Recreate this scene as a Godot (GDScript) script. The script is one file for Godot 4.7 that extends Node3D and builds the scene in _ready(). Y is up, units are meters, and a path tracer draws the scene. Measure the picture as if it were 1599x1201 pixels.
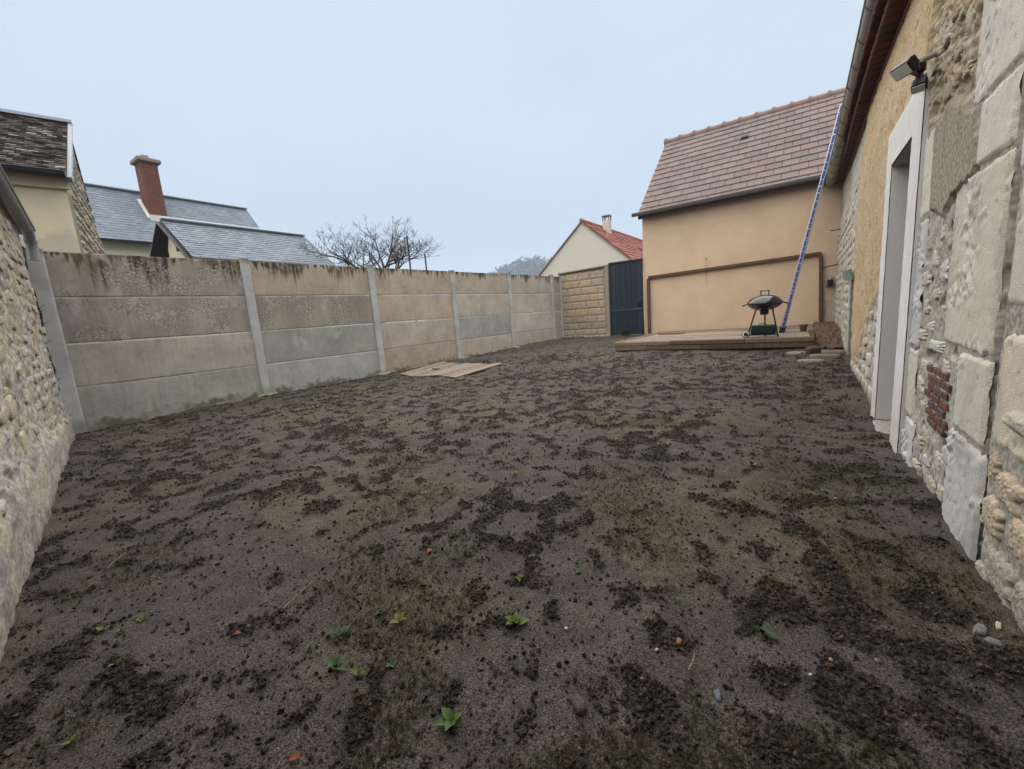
extends Node3D
# A walled back yard of bare soil under an overcast sky. x runs to the long stone building, -z to the rendered house, y up, metres.

class G:
	var v := PackedVector3Array()
	var n := PackedVector3Array()
	var c := PackedColorArray()
	var i := PackedInt32Array()
	func poly(p: Array, hint: Vector3, col: Color) -> void:
		var nn: Vector3 = (p[1] - p[0]).cross(p[2] - p[0])
		if p.size() > 3 and nn.length() < 1e-9:
			nn = (p[2] - p[0]).cross(p[3] - p[0])
		nn = nn.normalized()
		var flip := nn.dot(hint) < 0.0
		if flip: nn = -nn
		var b := v.size()
		for q in p:
			v.append(q); n.append(nn); c.append(col)
		for k in range(1, p.size() - 1):
			if flip: i.append_array(PackedInt32Array([b, b + k, b + k + 1]))
			else: i.append_array(PackedInt32Array([b, b + k + 1, b + k]))
	func box(ctr: Vector3, size: Vector3, col: Color, bs := Basis.IDENTITY, ch := 0.0) -> void:
		var h := size * 0.5
		var ax := [Vector3(1, 0, 0), Vector3(0, 1, 0), Vector3(0, 0, 1)]
		var pt := func(s: Vector3, a: int) -> Vector3:
			var q := Vector3(s.x * h.x, s.y * h.y, s.z * h.z)
			for k in 3:
				if k != a: q[k] -= s[k] * ch
			return ctr + bs * q
		for a in 3:
			var b1 := (a + 1) % 3
			var b2 := (a + 2) % 3
			for s in [-1.0, 1.0]:
				var ps := []
				for t in [[-1, -1], [1, -1], [1, 1], [-1, 1]]:
					var sg := Vector3.ZERO
					sg[a] = s; sg[b1] = t[0]; sg[b2] = t[1]
					ps.append(pt.call(sg, a))
				poly(ps, bs * (ax[a] * s), col)
			if ch > 0.0:
				for s1 in [-1.0, 1.0]:
					for s2 in [-1.0, 1.0]:
						var l := Vector3.ZERO
						l[b1] = s1; l[b2] = s2
						var lo := l
						var hi := l
						lo[a] = -1.0; hi[a] = 1.0
						poly([pt.call(lo, b1), pt.call(hi, b1), pt.call(hi, b2), pt.call(lo, b2)], bs * l, col)
		if ch > 0.0:
			for sx in [-1.0, 1.0]:
				for sy in [-1.0, 1.0]:
					for sz in [-1.0, 1.0]:
						var s := Vector3(sx, sy, sz)
						poly([pt.call(s, 0), pt.call(s, 1), pt.call(s, 2)], bs * s, col)
	func bar(a: Vector3, b: Vector3, w: float, d: float, col: Color, up := Vector3.UP, ch := 0.0) -> void:
		var y := (b - a).normalized()
		var x := y.cross(up)
		if x.length() < 0.01: x = y.cross(Vector3.RIGHT)
		x = x.normalized()
		box((a + b) * 0.5, Vector3(w, a.distance_to(b), d), col, Basis(x, y, x.cross(y)), ch)
	func prism(p: Array, d: Vector3, col: Color) -> void:
		var ctr := Vector3.ZERO
		for q in p: ctr += q / p.size()
		poly(p, -d, col)
		var far := []
		for q in p: far.append(q + d)
		poly(far, d, col)
		for k in p.size():
			var a: Vector3 = p[k]
			var b: Vector3 = p[(k + 1) % p.size()]
			poly([a, b, b + d, a + d], (a + b) * 0.5 - ctr, col)
	func tube(p: Array, r: Array, sides: int, col: Color, caps := true) -> void:
		var base := v.size()
		var ref := Vector3(0.31, 0.17, 0.93)
		for k in p.size():
			var t: Vector3 = (p[mini(k + 1, p.size() - 1)] - p[maxi(k - 1, 0)]).normalized()
			var x := t.cross(ref)
			if x.length() < 0.1: x = t.cross(Vector3(0.9, 0.1, 0.2))
			x = x.normalized()
			var y := t.cross(x)
			for s in sides:
				var a := TAU * s / sides
				var dd := x * cos(a) + y * sin(a)
				v.append(p[k] + dd * r[k]); n.append(dd); c.append(col)
		for k in p.size() - 1:
			for s in sides:
				var a := base + k * sides + s
				var b := base + k * sides + (s + 1) % sides
				i.append_array(PackedInt32Array([a, a + sides, b, b, a + sides, b + sides]))
		if caps:
			for e in [0, p.size() - 1]:
				var ring := []
				for s in sides: ring.append(v[base + e * sides + s])
				var dirn: Vector3 = p[e] - p[1 if e == 0 else e - 1]
				poly(ring, dirn, col)
	func lathe(ctr: Vector3, prof: Array, sides: int, col: Color, bs := Basis.IDENTITY) -> void:
		var base := v.size()
		var m := prof.size()
		for k in m:
			var q: Vector2 = prof[mini(k + 1, m - 1)] - prof[maxi(k - 1, 0)]
			for s in sides + 1:
				var a := TAU * s / sides
				var d := Vector3(cos(a), 0, sin(a))
				v.append(ctr + bs * (d * prof[k].x + Vector3.UP * prof[k].y))
				n.append((bs * (d * q.y - Vector3.UP * q.x)).normalized()); c.append(col)
		for k in m - 1:
			for s in sides:
				var a := base + k * (sides + 1) + s
				var b := a + sides + 1
				i.append_array(PackedInt32Array([a, a + 1, b, a + 1, b + 1, b]))
	func grid(nu: int, nv: int, pts: PackedVector3Array, cols: PackedColorArray, hint: Vector3, skip := PackedByteArray()) -> void:
		var base := v.size()
		var nr := PackedVector3Array()
		nr.resize(nu * nv)
		var sg := 1.0
		for b in nv:
			for a in nu:
				var k := b * nu + a
				var du := pts[b * nu + mini(a + 1, nu - 1)] - pts[b * nu + maxi(a - 1, 0)]
				var dv := pts[mini(b + 1, nv - 1) * nu + a] - pts[maxi(b - 1, 0) * nu + a]
				nr[k] = du.cross(dv).normalized()
		var mid := nr[(nv / 2) * nu + nu / 2]
		if mid.dot(hint) < 0.0:
			sg = -1.0
			for k in nr.size(): nr[k] = -nr[k]
		v.append_array(pts); n.append_array(nr); c.append_array(cols)
		var ii := PackedInt32Array()
		ii.resize((nu - 1) * (nv - 1) * 6)
		var w := 0
		for b in nv - 1:
			for a in nu - 1:
				var k := b * nu + a
				if skip.size() > 0 and skip[k] == 1: continue
				k += base
				if sg > 0.0:
					ii[w] = k; ii[w + 1] = k + nu; ii[w + 2] = k + 1
					ii[w + 3] = k + 1; ii[w + 4] = k + nu; ii[w + 5] = k + nu + 1
				else:
					ii[w] = k; ii[w + 1] = k + 1; ii[w + 2] = k + nu
					ii[w + 3] = k + 1; ii[w + 4] = k + nu + 1; ii[w + 5] = k + nu
				w += 6
		ii.resize(w)
		i.append_array(ii)
	func mesh(o := Vector3.ZERO) -> ArrayMesh:
		var vv := v
		if o != Vector3.ZERO:
			vv = PackedVector3Array()
			vv.resize(v.size())
			for k in v.size(): vv[k] = v[k] - o
		var arr := []
		arr.resize(Mesh.ARRAY_MAX)
		arr[Mesh.ARRAY_VERTEX] = vv
		arr[Mesh.ARRAY_NORMAL] = n
		arr[Mesh.ARRAY_COLOR] = c
		arr[Mesh.ARRAY_INDEX] = i
		var m := ArrayMesh.new()
		m.add_surface_from_arrays(Mesh.PRIMITIVE_TRIANGLES, arr)
		return m

var M := {}
var counts := {}
var rng := RandomNumberGenerator.new()
var na := FastNoiseLite.new()     # smooth noise
var nb := FastNoiseLite.new()     # fractal noise
var nc := FastNoiseLite.new()     # cell noise
var clump_n := FastNoiseLite.new()

func numbered(parent: Node, called: String) -> String:
	var key := str(parent.get_instance_id()) + called
	var k: int = counts.get(key, 0)
	counts[key] = k + 1
	return called if k == 0 else "%s_%03d" % [called, k]

func thing(called: String, at: Vector3, label: String, category: String, group := "") -> Node3D:
	var o := Node3D.new()
	o.name = numbered(self, called)
	add_child(o)
	o.position = at
	o.set_meta("label", label); o.set_meta("category", category)
	if group: o.set_meta("group", group)
	return o

func root_of(p: Node3D) -> Vector3:
	var q := Vector3.ZERO
	var k: Node = p
	while k != self:
		q += (k as Node3D).position
		k = k.get_parent()
	return q

# geometry in world coordinates under its thing
func part(parent: Node3D, called: String, g: G, m: Material) -> MeshInstance3D:
	var o := MeshInstance3D.new()
	o.name = numbered(parent, called)
	o.mesh = g.mesh(root_of(parent) if parent != self else Vector3.ZERO)
	o.material_override = m
	parent.add_child(o)
	return o

# a shared mesh placed by a transform in world coordinates
func piece(parent: Node3D, called: String, me: Mesh, m: Material, tf: Transform3D) -> MeshInstance3D:
	var o := MeshInstance3D.new()
	o.name = numbered(parent, called)
	o.mesh = me
	o.material_override = m
	parent.add_child(o)
	tf.origin -= root_of(parent) if parent != self else Vector3.ZERO
	o.transform = tf
	return o

func structure(called: String, g: G, m: Material) -> MeshInstance3D:
	var o := part(self, called, g, m)
	o.set_meta("kind", "structure")
	return o

func ss(a: float, b: float, x: float) -> float:
	return smoothstep(a, b, x)

func noise(seed_: int, freq: float, type: int, oct: int) -> FastNoiseLite:
	var f := FastNoiseLite.new()
	f.seed = seed_; f.frequency = freq; f.noise_type = type as FastNoiseLite.NoiseType
	f.fractal_type = FastNoiseLite.FRACTAL_FBM if oct > 1 else FastNoiseLite.FRACTAL_NONE
	f.fractal_octaves = oct
	return f

func grain(f: FastNoiseLite, lo: float, hi: float, size := 512) -> ImageTexture:
	var im := f.get_seamless_image(size, size)
	im.convert(Image.FORMAT_L8)
	var d := im.get_data()
	var lut := PackedByteArray()
	for k in 256: lut.append(int(clampf(lerpf(lo, hi, k / 255.0), 0, 1) * 255))
	for k in d.size(): d[k] = lut[d[k]]
	return ImageTexture.create_from_image(Image.create_from_data(size, size, false, Image.FORMAT_L8, d))

func bumps(f: FastNoiseLite, amount: float, size := 512) -> ImageTexture:
	var im := f.get_seamless_image(size, size)
	im.convert(Image.FORMAT_RGBA8)
	im.bump_map_to_normal_map(amount)
	im.convert(Image.FORMAT_RGBA8)
	return ImageTexture.create_from_image(im)

func mat(rough: float, tex: Texture2D, nrm: Texture2D, tile: float, depth := 1.0, tint := Color(1, 1, 1)) -> StandardMaterial3D:
	var m := StandardMaterial3D.new()
	m.albedo_color = tint.linear_to_srgb()
	m.vertex_color_use_as_albedo = true
	m.roughness = rough
	m.metallic_specular = 0.3
	m.uv1_triplanar = true
	m.uv1_world_triplanar = true
	m.uv1_scale = Vector3.ONE / tile
	if tex: m.albedo_texture = tex
	if nrm:
		m.normal_enabled = true
		m.normal_texture = nrm
		m.normal_scale = depth
	return m

func _ready() -> void:
	rng.seed = 77
	# --- camera
	var cam := Camera3D.new()
	cam.name = "camera"
	add_child(cam)
	cam.position = Vector3(0, 0.9, 0)
	cam.rotation_order = EULER_ORDER_YXZ
	cam.rotation_degrees = Vector3(-9.236, 35.022, -4.32)
	cam.fov = 85.525
	cam.near = 0.03
	cam.far = 3000.0
	# --- sky, sun, exposure
	var env := Environment.new()
	env.background_mode = Environment.BG_SKY
	var sm := PanoramaSkyMaterial.new()
	var im := Image.create(512, 256, false, Image.FORMAT_RGB8)
	var cloud := noise(5, 1.0, FastNoiseLite.TYPE_SIMPLEX_SMOOTH, 3)
	for py in 256:
		var el := PI * (0.5 - (py + 0.5) / 256.0)
		for px in 512:
			var az := TAU * px / 512.0
			var d := Vector3(cos(az) * cos(el), sin(el), sin(az) * cos(el))
			var t := ss(0.0, 0.62, d.y)
			var c := Color(0.765, 0.825, 0.902).lerp(Color(0.822, 0.886, 0.945), t)
			var k := 1.0 + 0.022 * cloud.get_noise_3d(d.x * 1.6, d.y * 3.2, d.z * 1.6)
			if d.y < 0.0: c = Color(0.55, 0.57, 0.60)
			im.set_pixel(px, py, Color(c.r * k, c.g * k, c.b * k))
	sm.panorama = ImageTexture.create_from_image(im)
	var sky := Sky.new()
	sky.sky_material = sm
	env.sky = sky
	env.background_energy_multiplier = 0.206
	env.tonemap_mode = Environment.TONE_MAPPER_LINEAR
	env.tonemap_exposure = 5.0
	env.sdfgi_enabled = true
	env.ssao_enabled = true
	env.ssil_enabled = true
	env.fog_enabled = true
	env.fog_density = 0.0011
	env.fog_light_color = Color(0.78, 0.84, 0.91)
	var we := WorldEnvironment.new()
	we.name = "world_environment"
	we.environment = env
	add_child(we)
	var sun := DirectionalLight3D.new()
	sun.name = "overcast_sun"
	add_child(sun)
	sun.light_energy = 0.5
	sun.light_angular_distance = 140.0
	sun.light_color = Color(1.0, 0.975, 0.94)
	sun.shadow_enabled = true
	sun.look_at_from_position(Vector3(-0.7, 5.0, 0.5), Vector3.ZERO)
	# --- noise and materials
	na = noise(11, 1.0, FastNoiseLite.TYPE_SIMPLEX_SMOOTH, 1)
	nb = noise(12, 1.0, FastNoiseLite.TYPE_SIMPLEX_SMOOTH, 4)
	nc = noise(13, 1.0, FastNoiseLite.TYPE_CELLULAR, 1)
	nc.cellular_return_type = FastNoiseLite.RETURN_DISTANCE
	clump_n = noise(14, 1.0, FastNoiseLite.TYPE_SIMPLEX_SMOOTH, 4)
	make_materials()
	build_ground()
	build_fence()
	build_stone_wall()
	build_long_building()
	build_end_house()
	build_block_wall_and_gate()
	build_deck()
	build_neighbours()
	build_far()
	build_grill()
	build_small_things()
	build_litter()

func make_materials() -> void:
	var fine := noise(21, 0.09, FastNoiseLite.TYPE_SIMPLEX, 4)
	var mid := noise(22, 0.03, FastNoiseLite.TYPE_SIMPLEX, 5)
	var cell := noise(23, 0.06, FastNoiseLite.TYPE_CELLULAR, 2)
	var gt := grain(fine, 0.62, 1.0)
	var gt2 := grain(mid, 0.62, 0.96)
	var gt3 := grain(fine, 0.80, 1.0)
	var bn := bumps(fine, 6.0)
	var bm := bumps(mid, 8.0)
	var bc := bumps(cell, 5.0)
	M.soil = mat(0.95, grain(noise(24, 0.42, FastNoiseLite.TYPE_VALUE, 3), 0.20, 1.15, 1024), bumps(noise(25, 0.30, FastNoiseLite.TYPE_VALUE, 4), 5.0, 1024), 1.1, 1.0, Color(0.3, 0.3, 0.3))
	M.clod = mat(0.95, gt, bn, 0.12, 1.0, Color(0.3, 0.3, 0.3))
	M.concrete = mat(0.9, grain(noise(26, 0.12, FastNoiseLite.TYPE_SIMPLEX, 4), 0.66, 1.0), bn, 0.6, 0.7)
	M.rubble = mat(0.93, gt2, bm, 0.45, 0.22)
	M.stone = mat(0.92, gt2, bm, 0.30, 0.4)
	M.render_ = mat(0.92, gt3, bn, 0.5, 0.55)
	M.plaster = mat(0.85, gt3, bn, 0.35, 0.5)
	M.brick = mat(0.9, gt, bm, 0.2, 0.8)
	M.tile = mat(0.75, gt3, bn, 0.4, 0.5)
	M.slate = mat(0.55, gt3, bn, 0.7, 0.4)
	M.moss_tile = mat(0.95, gt2, bc, 0.6, 1.0)
	M.zinc = mat(0.5, gt3, null, 0.5)
	M.zinc.metallic = 0.35
	M.paint = mat(0.45, gt3, bn, 0.6, 0.25)
	M.enamel = mat(0.12, null, null, 1.0)
	M.enamel.metallic_specular = 0.5
	M.plastic = mat(0.4, null, null, 1.0)
	M.alu = mat(0.35, null, null, 1.0)
	M.alu.metallic = 0.8
	M.bark = mat(0.95, gt, bn, 0.3, 1.0)
	M.leaf = mat(0.6, gt, bn, 0.05, 0.5)
	M.leaf.backlight = Color(0.25, 0.3, 0.1)
	M.leaf.cull_mode = BaseMaterial3D.CULL_DISABLED
	M.far = mat(0.95, null, null, 1.0)
	M.glass = mat(0.15, null, null, 1.0)
	# sawn timber: grain stretched along x or z
	var wood := grain(noise(27, 0.05, FastNoiseLite.TYPE_SIMPLEX, 5), 0.5, 1.0)
	var woodn := bumps(noise(27, 0.05, FastNoiseLite.TYPE_SIMPLEX, 5), 6.0)
	M.wood_x = mat(0.85, wood, woodn, 0.5, 0.8)
	M.wood_x.uv1_scale = Vector3(0.45, 4.5, 4.5)
	M.wood_z = mat(0.85, wood, woodn, 0.5, 0.8)
	M.wood_z.uv1_scale = Vector3(4.5, 4.5, 0.45)
	M.wood_y = mat(0.85, wood, woodn, 0.5, 0.8)
	M.wood_y.uv1_scale = Vector3(4.5, 0.45, 4.5)

# ------------------------------------------------------------------ ground
func clump(x: float, z: float) -> float:
	var big := na.get_noise_2d(x * 0.75 + 7.0, z * 0.75)
	var m := clump_n.get_noise_2d(x * 4.6, z * 4.6)
	return ss(0.0, 0.30, m + big * 0.28 - 0.03)

func base_h(x: float, z: float) -> float:
	var u := -z
	var h := 0.15 * ss(4.5, 12.0, u)
	h += 0.018 * na.get_noise_2d(x * 0.9, z * 0.9) + 0.014 * na.get_noise_2d(x * 2.7 + 5.0, z * 2.7)
	h -= 0.075 * exp(-pow((u - 3.7) / 0.9, 2.0)) * ss(-0.7, 0.4, x)
	h -= 0.06 * exp(-pow((u - 0.9) / 1.0, 2.0)) * ss(-5.6, -6.8, x)
	return h

func ground_h(x: float, z: float) -> float:
	var h := base_h(x, z)
	var c := clump(x, z)
	h += c * (0.006 + 0.012 * nb.get_noise_2d(x * 14.0, z * 14.0)) + 0.008 * nb.get_noise_2d(x * 6.0, z * 6.0)
	return h

func axis_lines(lo: float, hi: float, mid: float, fine: float, grow: float) -> PackedFloat32Array:
	var left := PackedFloat32Array()
	var x := mid
	while x > lo:
		left.append(x)
		x -= fine + grow * absf(x - mid)
	left.append(lo)
	left.reverse()
	x = mid
	while x < hi:
		x += fine + grow * absf(x - mid)
		left.append(minf(x, hi))
	return left

func build_ground() -> void:
	var xs := axis_lines(-7.0, 0.75, -0.5, 0.008, 0.0034)
	var zs := axis_lines(-11.7, 0.7, -0.7, 0.008, 0.0030)
	var fx := PackedFloat32Array([-900, -300, -120, -50, -25, -14, -9])
	fx.append_array(xs)
	fx.append_array(PackedFloat32Array([2, 5, 12, 30, 100, 300, 900]))
	var fz := PackedFloat32Array([-900, -500, -200, -80, -35, -20, -13])
	fz.append_array(zs)
	fz.append_array(PackedFloat32Array([2, 6, 20, 80, 300, 900]))
	var nu := fx.size()
	var nv := fz.size()
	var pts := PackedVector3Array()
	var cols := PackedColorArray()
	pts.resize(nu * nv)
	cols.resize(nu * nv)
	var sand := Color(0.130, 0.112, 0.096)
	var warm := Color(0.155, 0.124, 0.094)
	var dark := Color(0.040, 0.033, 0.027)
	var moss := Color(0.058, 0.058, 0.022)
	var far_c := Color(0.09, 0.10, 0.05)
	for b in nv:
		var z := fz[b]
		for a in nu:
			var x := fx[a]
			var k := b * nu + a
			if x < -7.1 or x > 0.8 or z < -11.8 or z > 0.8:
				pts[k] = Vector3(x, -0.02 if z > -11.8 else 0.12, z)
				cols[k] = far_c
				cols[k].r /= 0.3; cols[k].g /= 0.3; cols[k].b /= 0.3
				continue
			var c := clump(x, z)
			var f := nb.get_noise_2d(x * 14.0, z * 14.0)
			var f2 := nb.get_noise_2d(x * 6.0, z * 6.0)
			pts[k] = Vector3(x, base_h(x, z) + c * (0.006 + 0.012 * f) + 0.008 * f2, z)
			var col := sand.lerp(warm, ss(0.0, 0.5, na.get_noise_2d(x * 0.8 + 3.0, z * 0.8 + 9.0) + f2 * 0.4))
			col = col.lerp(dark, c * clampf(0.72 + f * 0.9, 0.0, 1.0))
			var mo := ss(0.18, 0.6, na.get_noise_2d(x * 1.3 + 40.0, z * 1.3) * 0.6 + f * 0.9 + f2 * 0.4 + 0.36 * ss(-0.5, 0.3, x) + 0.36 * ss(-5.2, -6.4, x))
			col = col.lerp(moss, mo * 0.4)
			var t := 1.0 + 0.35 * f2
			cols[k] = Color(col.r * t / 0.3, col.g * t / 0.3, col.b * t / 0.3)
	var g := G.new()
	g.grid(nu, nv, pts, cols, Vector3.UP)
	structure("ground", g, M.soil)

# ------------------------------------------------------------------ concrete panel fence
var fence_o := Vector3(-6.895, 0, 0)
var fence_d := Vector3(0.0753, 0, -0.99716)
var fence_n := Vector3(0.99716, 0, 0.0753)
func fp(s: float, y: float, h: float) -> Vector3:
	return fence_o + fence_d * s + Vector3(0, y, 0) + fence_n * h

func build_fence() -> void:
	var t := thing("concrete_fence", fp(6.0, 0, 0), "stained grey concrete panel fence with slotted posts along the bare soil", "fence")
	var ps := [0.965, 3.001, 5.068, 7.096, 9.087, 11.067, 11.58]
	var tone := [
		[Color(.34, .30, .255), Color(.35, .325, .285), Color(.46, .435, .375), Color(.41, .395, .355)],
		[Color(.46, .385, .30), Color(.34, .31, .255), Color(.36, .36, .32), Color(.42, .42, .395)],
		[Color(.49, .405, .32), Color(.50, .425, .335), Color(.48, .415, .355), Color(.44, .36, .29)],
		[Color(.49, .42, .34), Color(.50, .455, .385), Color(.38, .38, .36), Color(.49, .43, .36)],
		[Color(.50, .45, .38), Color(.53, .475, .405), Color(.54, .51, .46), Color(.49, .44, .38)],
		[Color(.42, .38, .32), Color(.44, .40, .34), Color(.46, .42, .37), Color(.42, .38, .33)]]
	var ys := [1.985, 1.487, 0.968, 0.467, -0.12]
	for b in 6:
		var s0: float = ps[b] + 0.02
		var s1: float = ps[b + 1] - 0.02
		for r in 4:
			var g := G.new()
			panel(g, s0, s1, ys[r + 1] + 0.003, ys[r] - 0.003, tone[b][r], 0.011 if b < 2 else 0.017, r, b)
			part(t, "panel", g, M.concrete)
	for k in 7:
		var g := G.new()
		var s: float = ps[k]
		var top := 2.0 + 0.012 * (k % 3)
		var w := 0.12
		if k == 0: w = 0.15
		post(g, s, top, w)
		part(t, "post", g, M.concrete)
		if k > 0 and k < 6:
			var f := G.new()
			f.box(fp(s, base_h(fp(s, 0, 0).x, fp(s, 0, 0).z) - 0.02, 0.05), Vector3(0.2, 0.12, 0.26), Color(.33, .29, .24), Basis(Vector3.UP, 0.3 * k), 0.03)
			part(t, "footing", f, M.rubble)

func post(g: G, s: float, top: float, w: float) -> void:
	var prof := [Vector2(-w * .5, -0.03), Vector2(-w * .5, 0.035), Vector2(-w * .5 + 0.018, 0.055), Vector2(w * .5 - 0.018, 0.055), Vector2(w * .5, 0.035), Vector2(w * .5, -0.03)]
	var nv := 130
	var nu := 6 * 2 - 2
	# sharp edges: doubled columns
	var seq := []
	for k in 5:
		seq.append([prof[k], prof[k + 1]])
	for q in seq:
		var pts := PackedVector3Array()
		var cols := PackedColorArray()
		for b in nv:
			var y := lerpf(-0.15, top, b / float(nv - 1))
			for a in 2:
				var p: Vector2 = q[a]
				var nn := nb.get_noise_2d(s * 3.0 + p.x * 9.0, y * 5.0)
				pts.append(fp(s + p.x, y, p.y + nn * 0.003))
				var k := 0.52 + 0.10 * nn - 0.06 * na.get_noise_2d(s * 7.0, y * 1.3)
				var st := ss(top - 0.10 - 0.1 * absf(nb.get_noise_2d(p.x * 20.0 + s, 3.0)), top, y + nn * 0.05)
				var c := Color(k, k * 0.985, k * 0.945).lerp(Color(.16, .14, .09), st * 0.75)
				c = c.lerp(Color(.16, .15, .08), ss(0.16, 0.02, y + nn * 0.06) * 0.5)
				cols.append(c)
		g.grid(2, nv, pts, cols, fence_n + fence_d * (-1.0 if q[0].x < -w * .4 and q[1].x < -w * .4 else (1.0 if q[0].x > w * .4 and q[1].x > w * .4 else 0.0)) * 3.0)
	var cap := []
	for p in prof: cap.append(fp(s + p.x, top, p.y))
	g.poly(cap, Vector3.UP, Color(.2, .18, .12))

func panel(g: G, s0: float, s1: float, y0: float, y1: float, tone: Color, cell: float, row: int, bay: int) -> void:
	var nu := int((s1 - s0) / cell) + 1
	var nv := int((y1 - y0) / cell) + 1
	var pts := PackedVector3Array()
	var cols := PackedColorArray()
	pts.resize(nu * nv); cols.resize(nu * nv)
	var rough := 0.55 if bay == 0 and row < 2 else 0.3
	var deep := 0.40 if bay == 0 else (0.20 if bay == 1 else 0.15)
	var chip := rng.randf() * 50.0
	for b in nv:
		var y := lerpf(y0, y1, b / float(nv - 1))
		var ey := minf(b, nv - 1 - b) * cell
		for a in nu:
			var s := lerpf(s0, s1, a / float(nu - 1))
			var f := nb.get_noise_2d(s * 9.0, y * 9.0 + row)
			var f2 := nb.get_noise_2d(s * 1.6 + chip, y * 1.6)
			var h := f * 0.0022 * rough - 0.006 * (1.0 - ss(0.0, 0.009, ey + f * 0.006)) + (0.004 if (row + bay) % 2 == 0 else 0.0)
			var sp := nb.get_noise_2d(s * 31.0, y * 31.0)
			var k := 1.06 + 0.24 * f2 + 0.12 * f + 0.14 * sp
			var c := Color(tone.r * k, tone.g * k, tone.b * k)
			# run-off streaks below the top edge, each with its own length
			var st := nb.get_noise_2d(s * 16.0, y * 1.1)
			var reach := deep * (0.75 + 1.3 * na.get_noise_2d(s * 1.7 + 5.0, 0.5) + 0.9 * nb.get_noise_2d(s * 11.0, 9.0))
			var alg := ss(1.985 - maxf(reach, 0.03), 1.985 - maxf(reach, 0.03) * 0.25, y + st * 0.10) * clampf(0.78 + st * 1.0 + f * 0.6, 0.0, 1.0)
			if row > 0: alg *= 0.6
			c = c.lerp(Color(.060, .050, .033), alg)
			# black and white specks of lichen
			if bay == 0 and row < 2 or bay == 1 and row == 1:
				var patch := ss(-0.25, 0.25, na.get_noise_2d(s * 1.5 + 21.0, y * 2.0))
				c = c.lerp(Color(.62, .60, .55), ss(0.18, 0.42, sp) * 0.75 * patch)
				c = c.lerp(Color(.11, .095, .08), ss(0.10, 0.45, -sp) * 0.6 * patch)
				c = c.lerp(Color(.25, .155, .12), ss(0.15, 0.5, na.get_noise_2d(s * 2.2 + 2.0, y * 0.9)) * 0.28)
			var och := ss(0.30, 0.55, nb.get_noise_2d(s * 4.0 + 60.0, y * 5.0)) * ss(1.70, 1.95, y)
			c = c.lerp(Color(.24, .19, .055), och * 0.8)
			# fine drips
			c = c.lerp(Color(c.r * .72, c.g * .70, c.b * .66), ss(0.1, 0.5, nb.get_noise_2d(s * 26.0, y * 1.4 + row * 3.0)) * 0.45)
			c = c.lerp(Color(.57, .56, .53), ss(0.30, 0.6, nb.get_noise_2d(s * 3.0 + row * 7.0, y * 2.0 + bay)) * 0.45)
			# moss along the soil
			c = c.lerp(Color(.10, .095, .04), ss(0.10, 0.0, y - 0.05 * ss(4.0, 9.0, s) + f * 0.09 - 0.02) * ss(-0.1, 0.3, f2 + 0.15) * 0.8)
			pts[b * nu + a] = fp(s, y, h)
			cols[b * nu + a] = c
	g.grid(nu, nv, pts, cols, fence_n)
	var d := Color(.2, .18, .15)
	g.box(fp((s0 + s1) * .5, (y0 + y1) * .5, -0.024), Vector3(s1 - s0, y1 - y0, 0.024), d, Basis(fence_d, Vector3.UP, fence_d.cross(Vector3.UP)))

# ------------------------------------------------------------------ stones
# a rounded stone set in a wall: an outline with an inset crown, in the axes ux, uy, un
func stone_mesh(w: float, h: float, d: float, col: Color, sides := 10) -> G:
	var g := G.new()
	var rad := []
	for k in sides:
		var a := TAU * (k + rng.randf_range(-0.25, 0.25)) / sides
		var ex := 0.55
		var cx := signf(cos(a)) * pow(absf(cos(a)), ex)
		var cy := signf(sin(a)) * pow(absf(sin(a)), ex)
		var j := rng.randf_range(0.80, 1.0)
		rad.append(Vector2(cx * w * .5 * j, cy * h * .5 * j))
	var rings := [[1.0, -0.5], [0.98, 0.45], [0.80, 0.9], [0.42, 1.0]]
	for q in rings:
		for k in sides:
			var p: Vector2 = rad[k] * q[0]
			g.v.append(Vector3(p.x, p.y, d * (q[1] + rng.randf_range(-0.12, 0.12))))
			var cc := rng.randf_range(0.9, 1.08)
			g.c.append(Color(col.r * cc, col.g * cc, col.b * cc))
	g.v.append(Vector3(0, 0, d * rng.randf_range(0.9, 1.1)))
	g.c.append(col)
	for r in 3:
		for k in sides:
			var a := r * sides + k
			var b := r * sides + (k + 1) % sides
			g.i.append_array(PackedInt32Array([a, a + sides, b, b, a + sides, b + sides]))
	for k in sides:
		g.i.append_array(PackedInt32Array([3 * sides + k, 4 * sides, 3 * sides + (k + 1) % sides]))
	smooth(g)
	return g

func smooth(g: G) -> void:
	g.n.resize(g.v.size())
	for k in g.n.size(): g.n[k] = Vector3.ZERO
	for k in range(0, g.i.size(), 3):
		var nn := (g.v[g.i[k + 2]] - g.v[g.i[k]]).cross(g.v[g.i[k + 1]] - g.v[g.i[k]])
		for e in 3: g.n[g.i[k + e]] += nn
	for k in g.n.size(): g.n[k] = g.n[k].normalized()

# a sheet over (u, y) through place(u, y, h); fn gives [h, colour]
func sheet(g: G, u0: float, u1: float, y0: float, y1: float, cell: float, fn: Callable, place: Callable, hint: Vector3, open_ = null) -> void:
	var nu := int((u1 - u0) / cell) + 2
	var nv := int((y1 - y0) / cell) + 2
	var pts := PackedVector3Array()
	var cols := PackedColorArray()
	var skip := PackedByteArray()
	pts.resize(nu * nv); cols.resize(nu * nv); skip.resize(nu * nv)
	for b in nv:
		var y := lerpf(y0, y1, b / float(nv - 1))
		for a in nu:
			var u := lerpf(u0, u1, a / float(nu - 1))
			var r: Array = fn.call(u, y)
			pts[b * nu + a] = place.call(u, y, r[0])
			cols[b * nu + a] = r[1]
			if open_ != null and open_.call(u, y): skip[b * nu + a] = 1
	g.grid(nu, nv, pts, cols, hint, skip)

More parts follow.
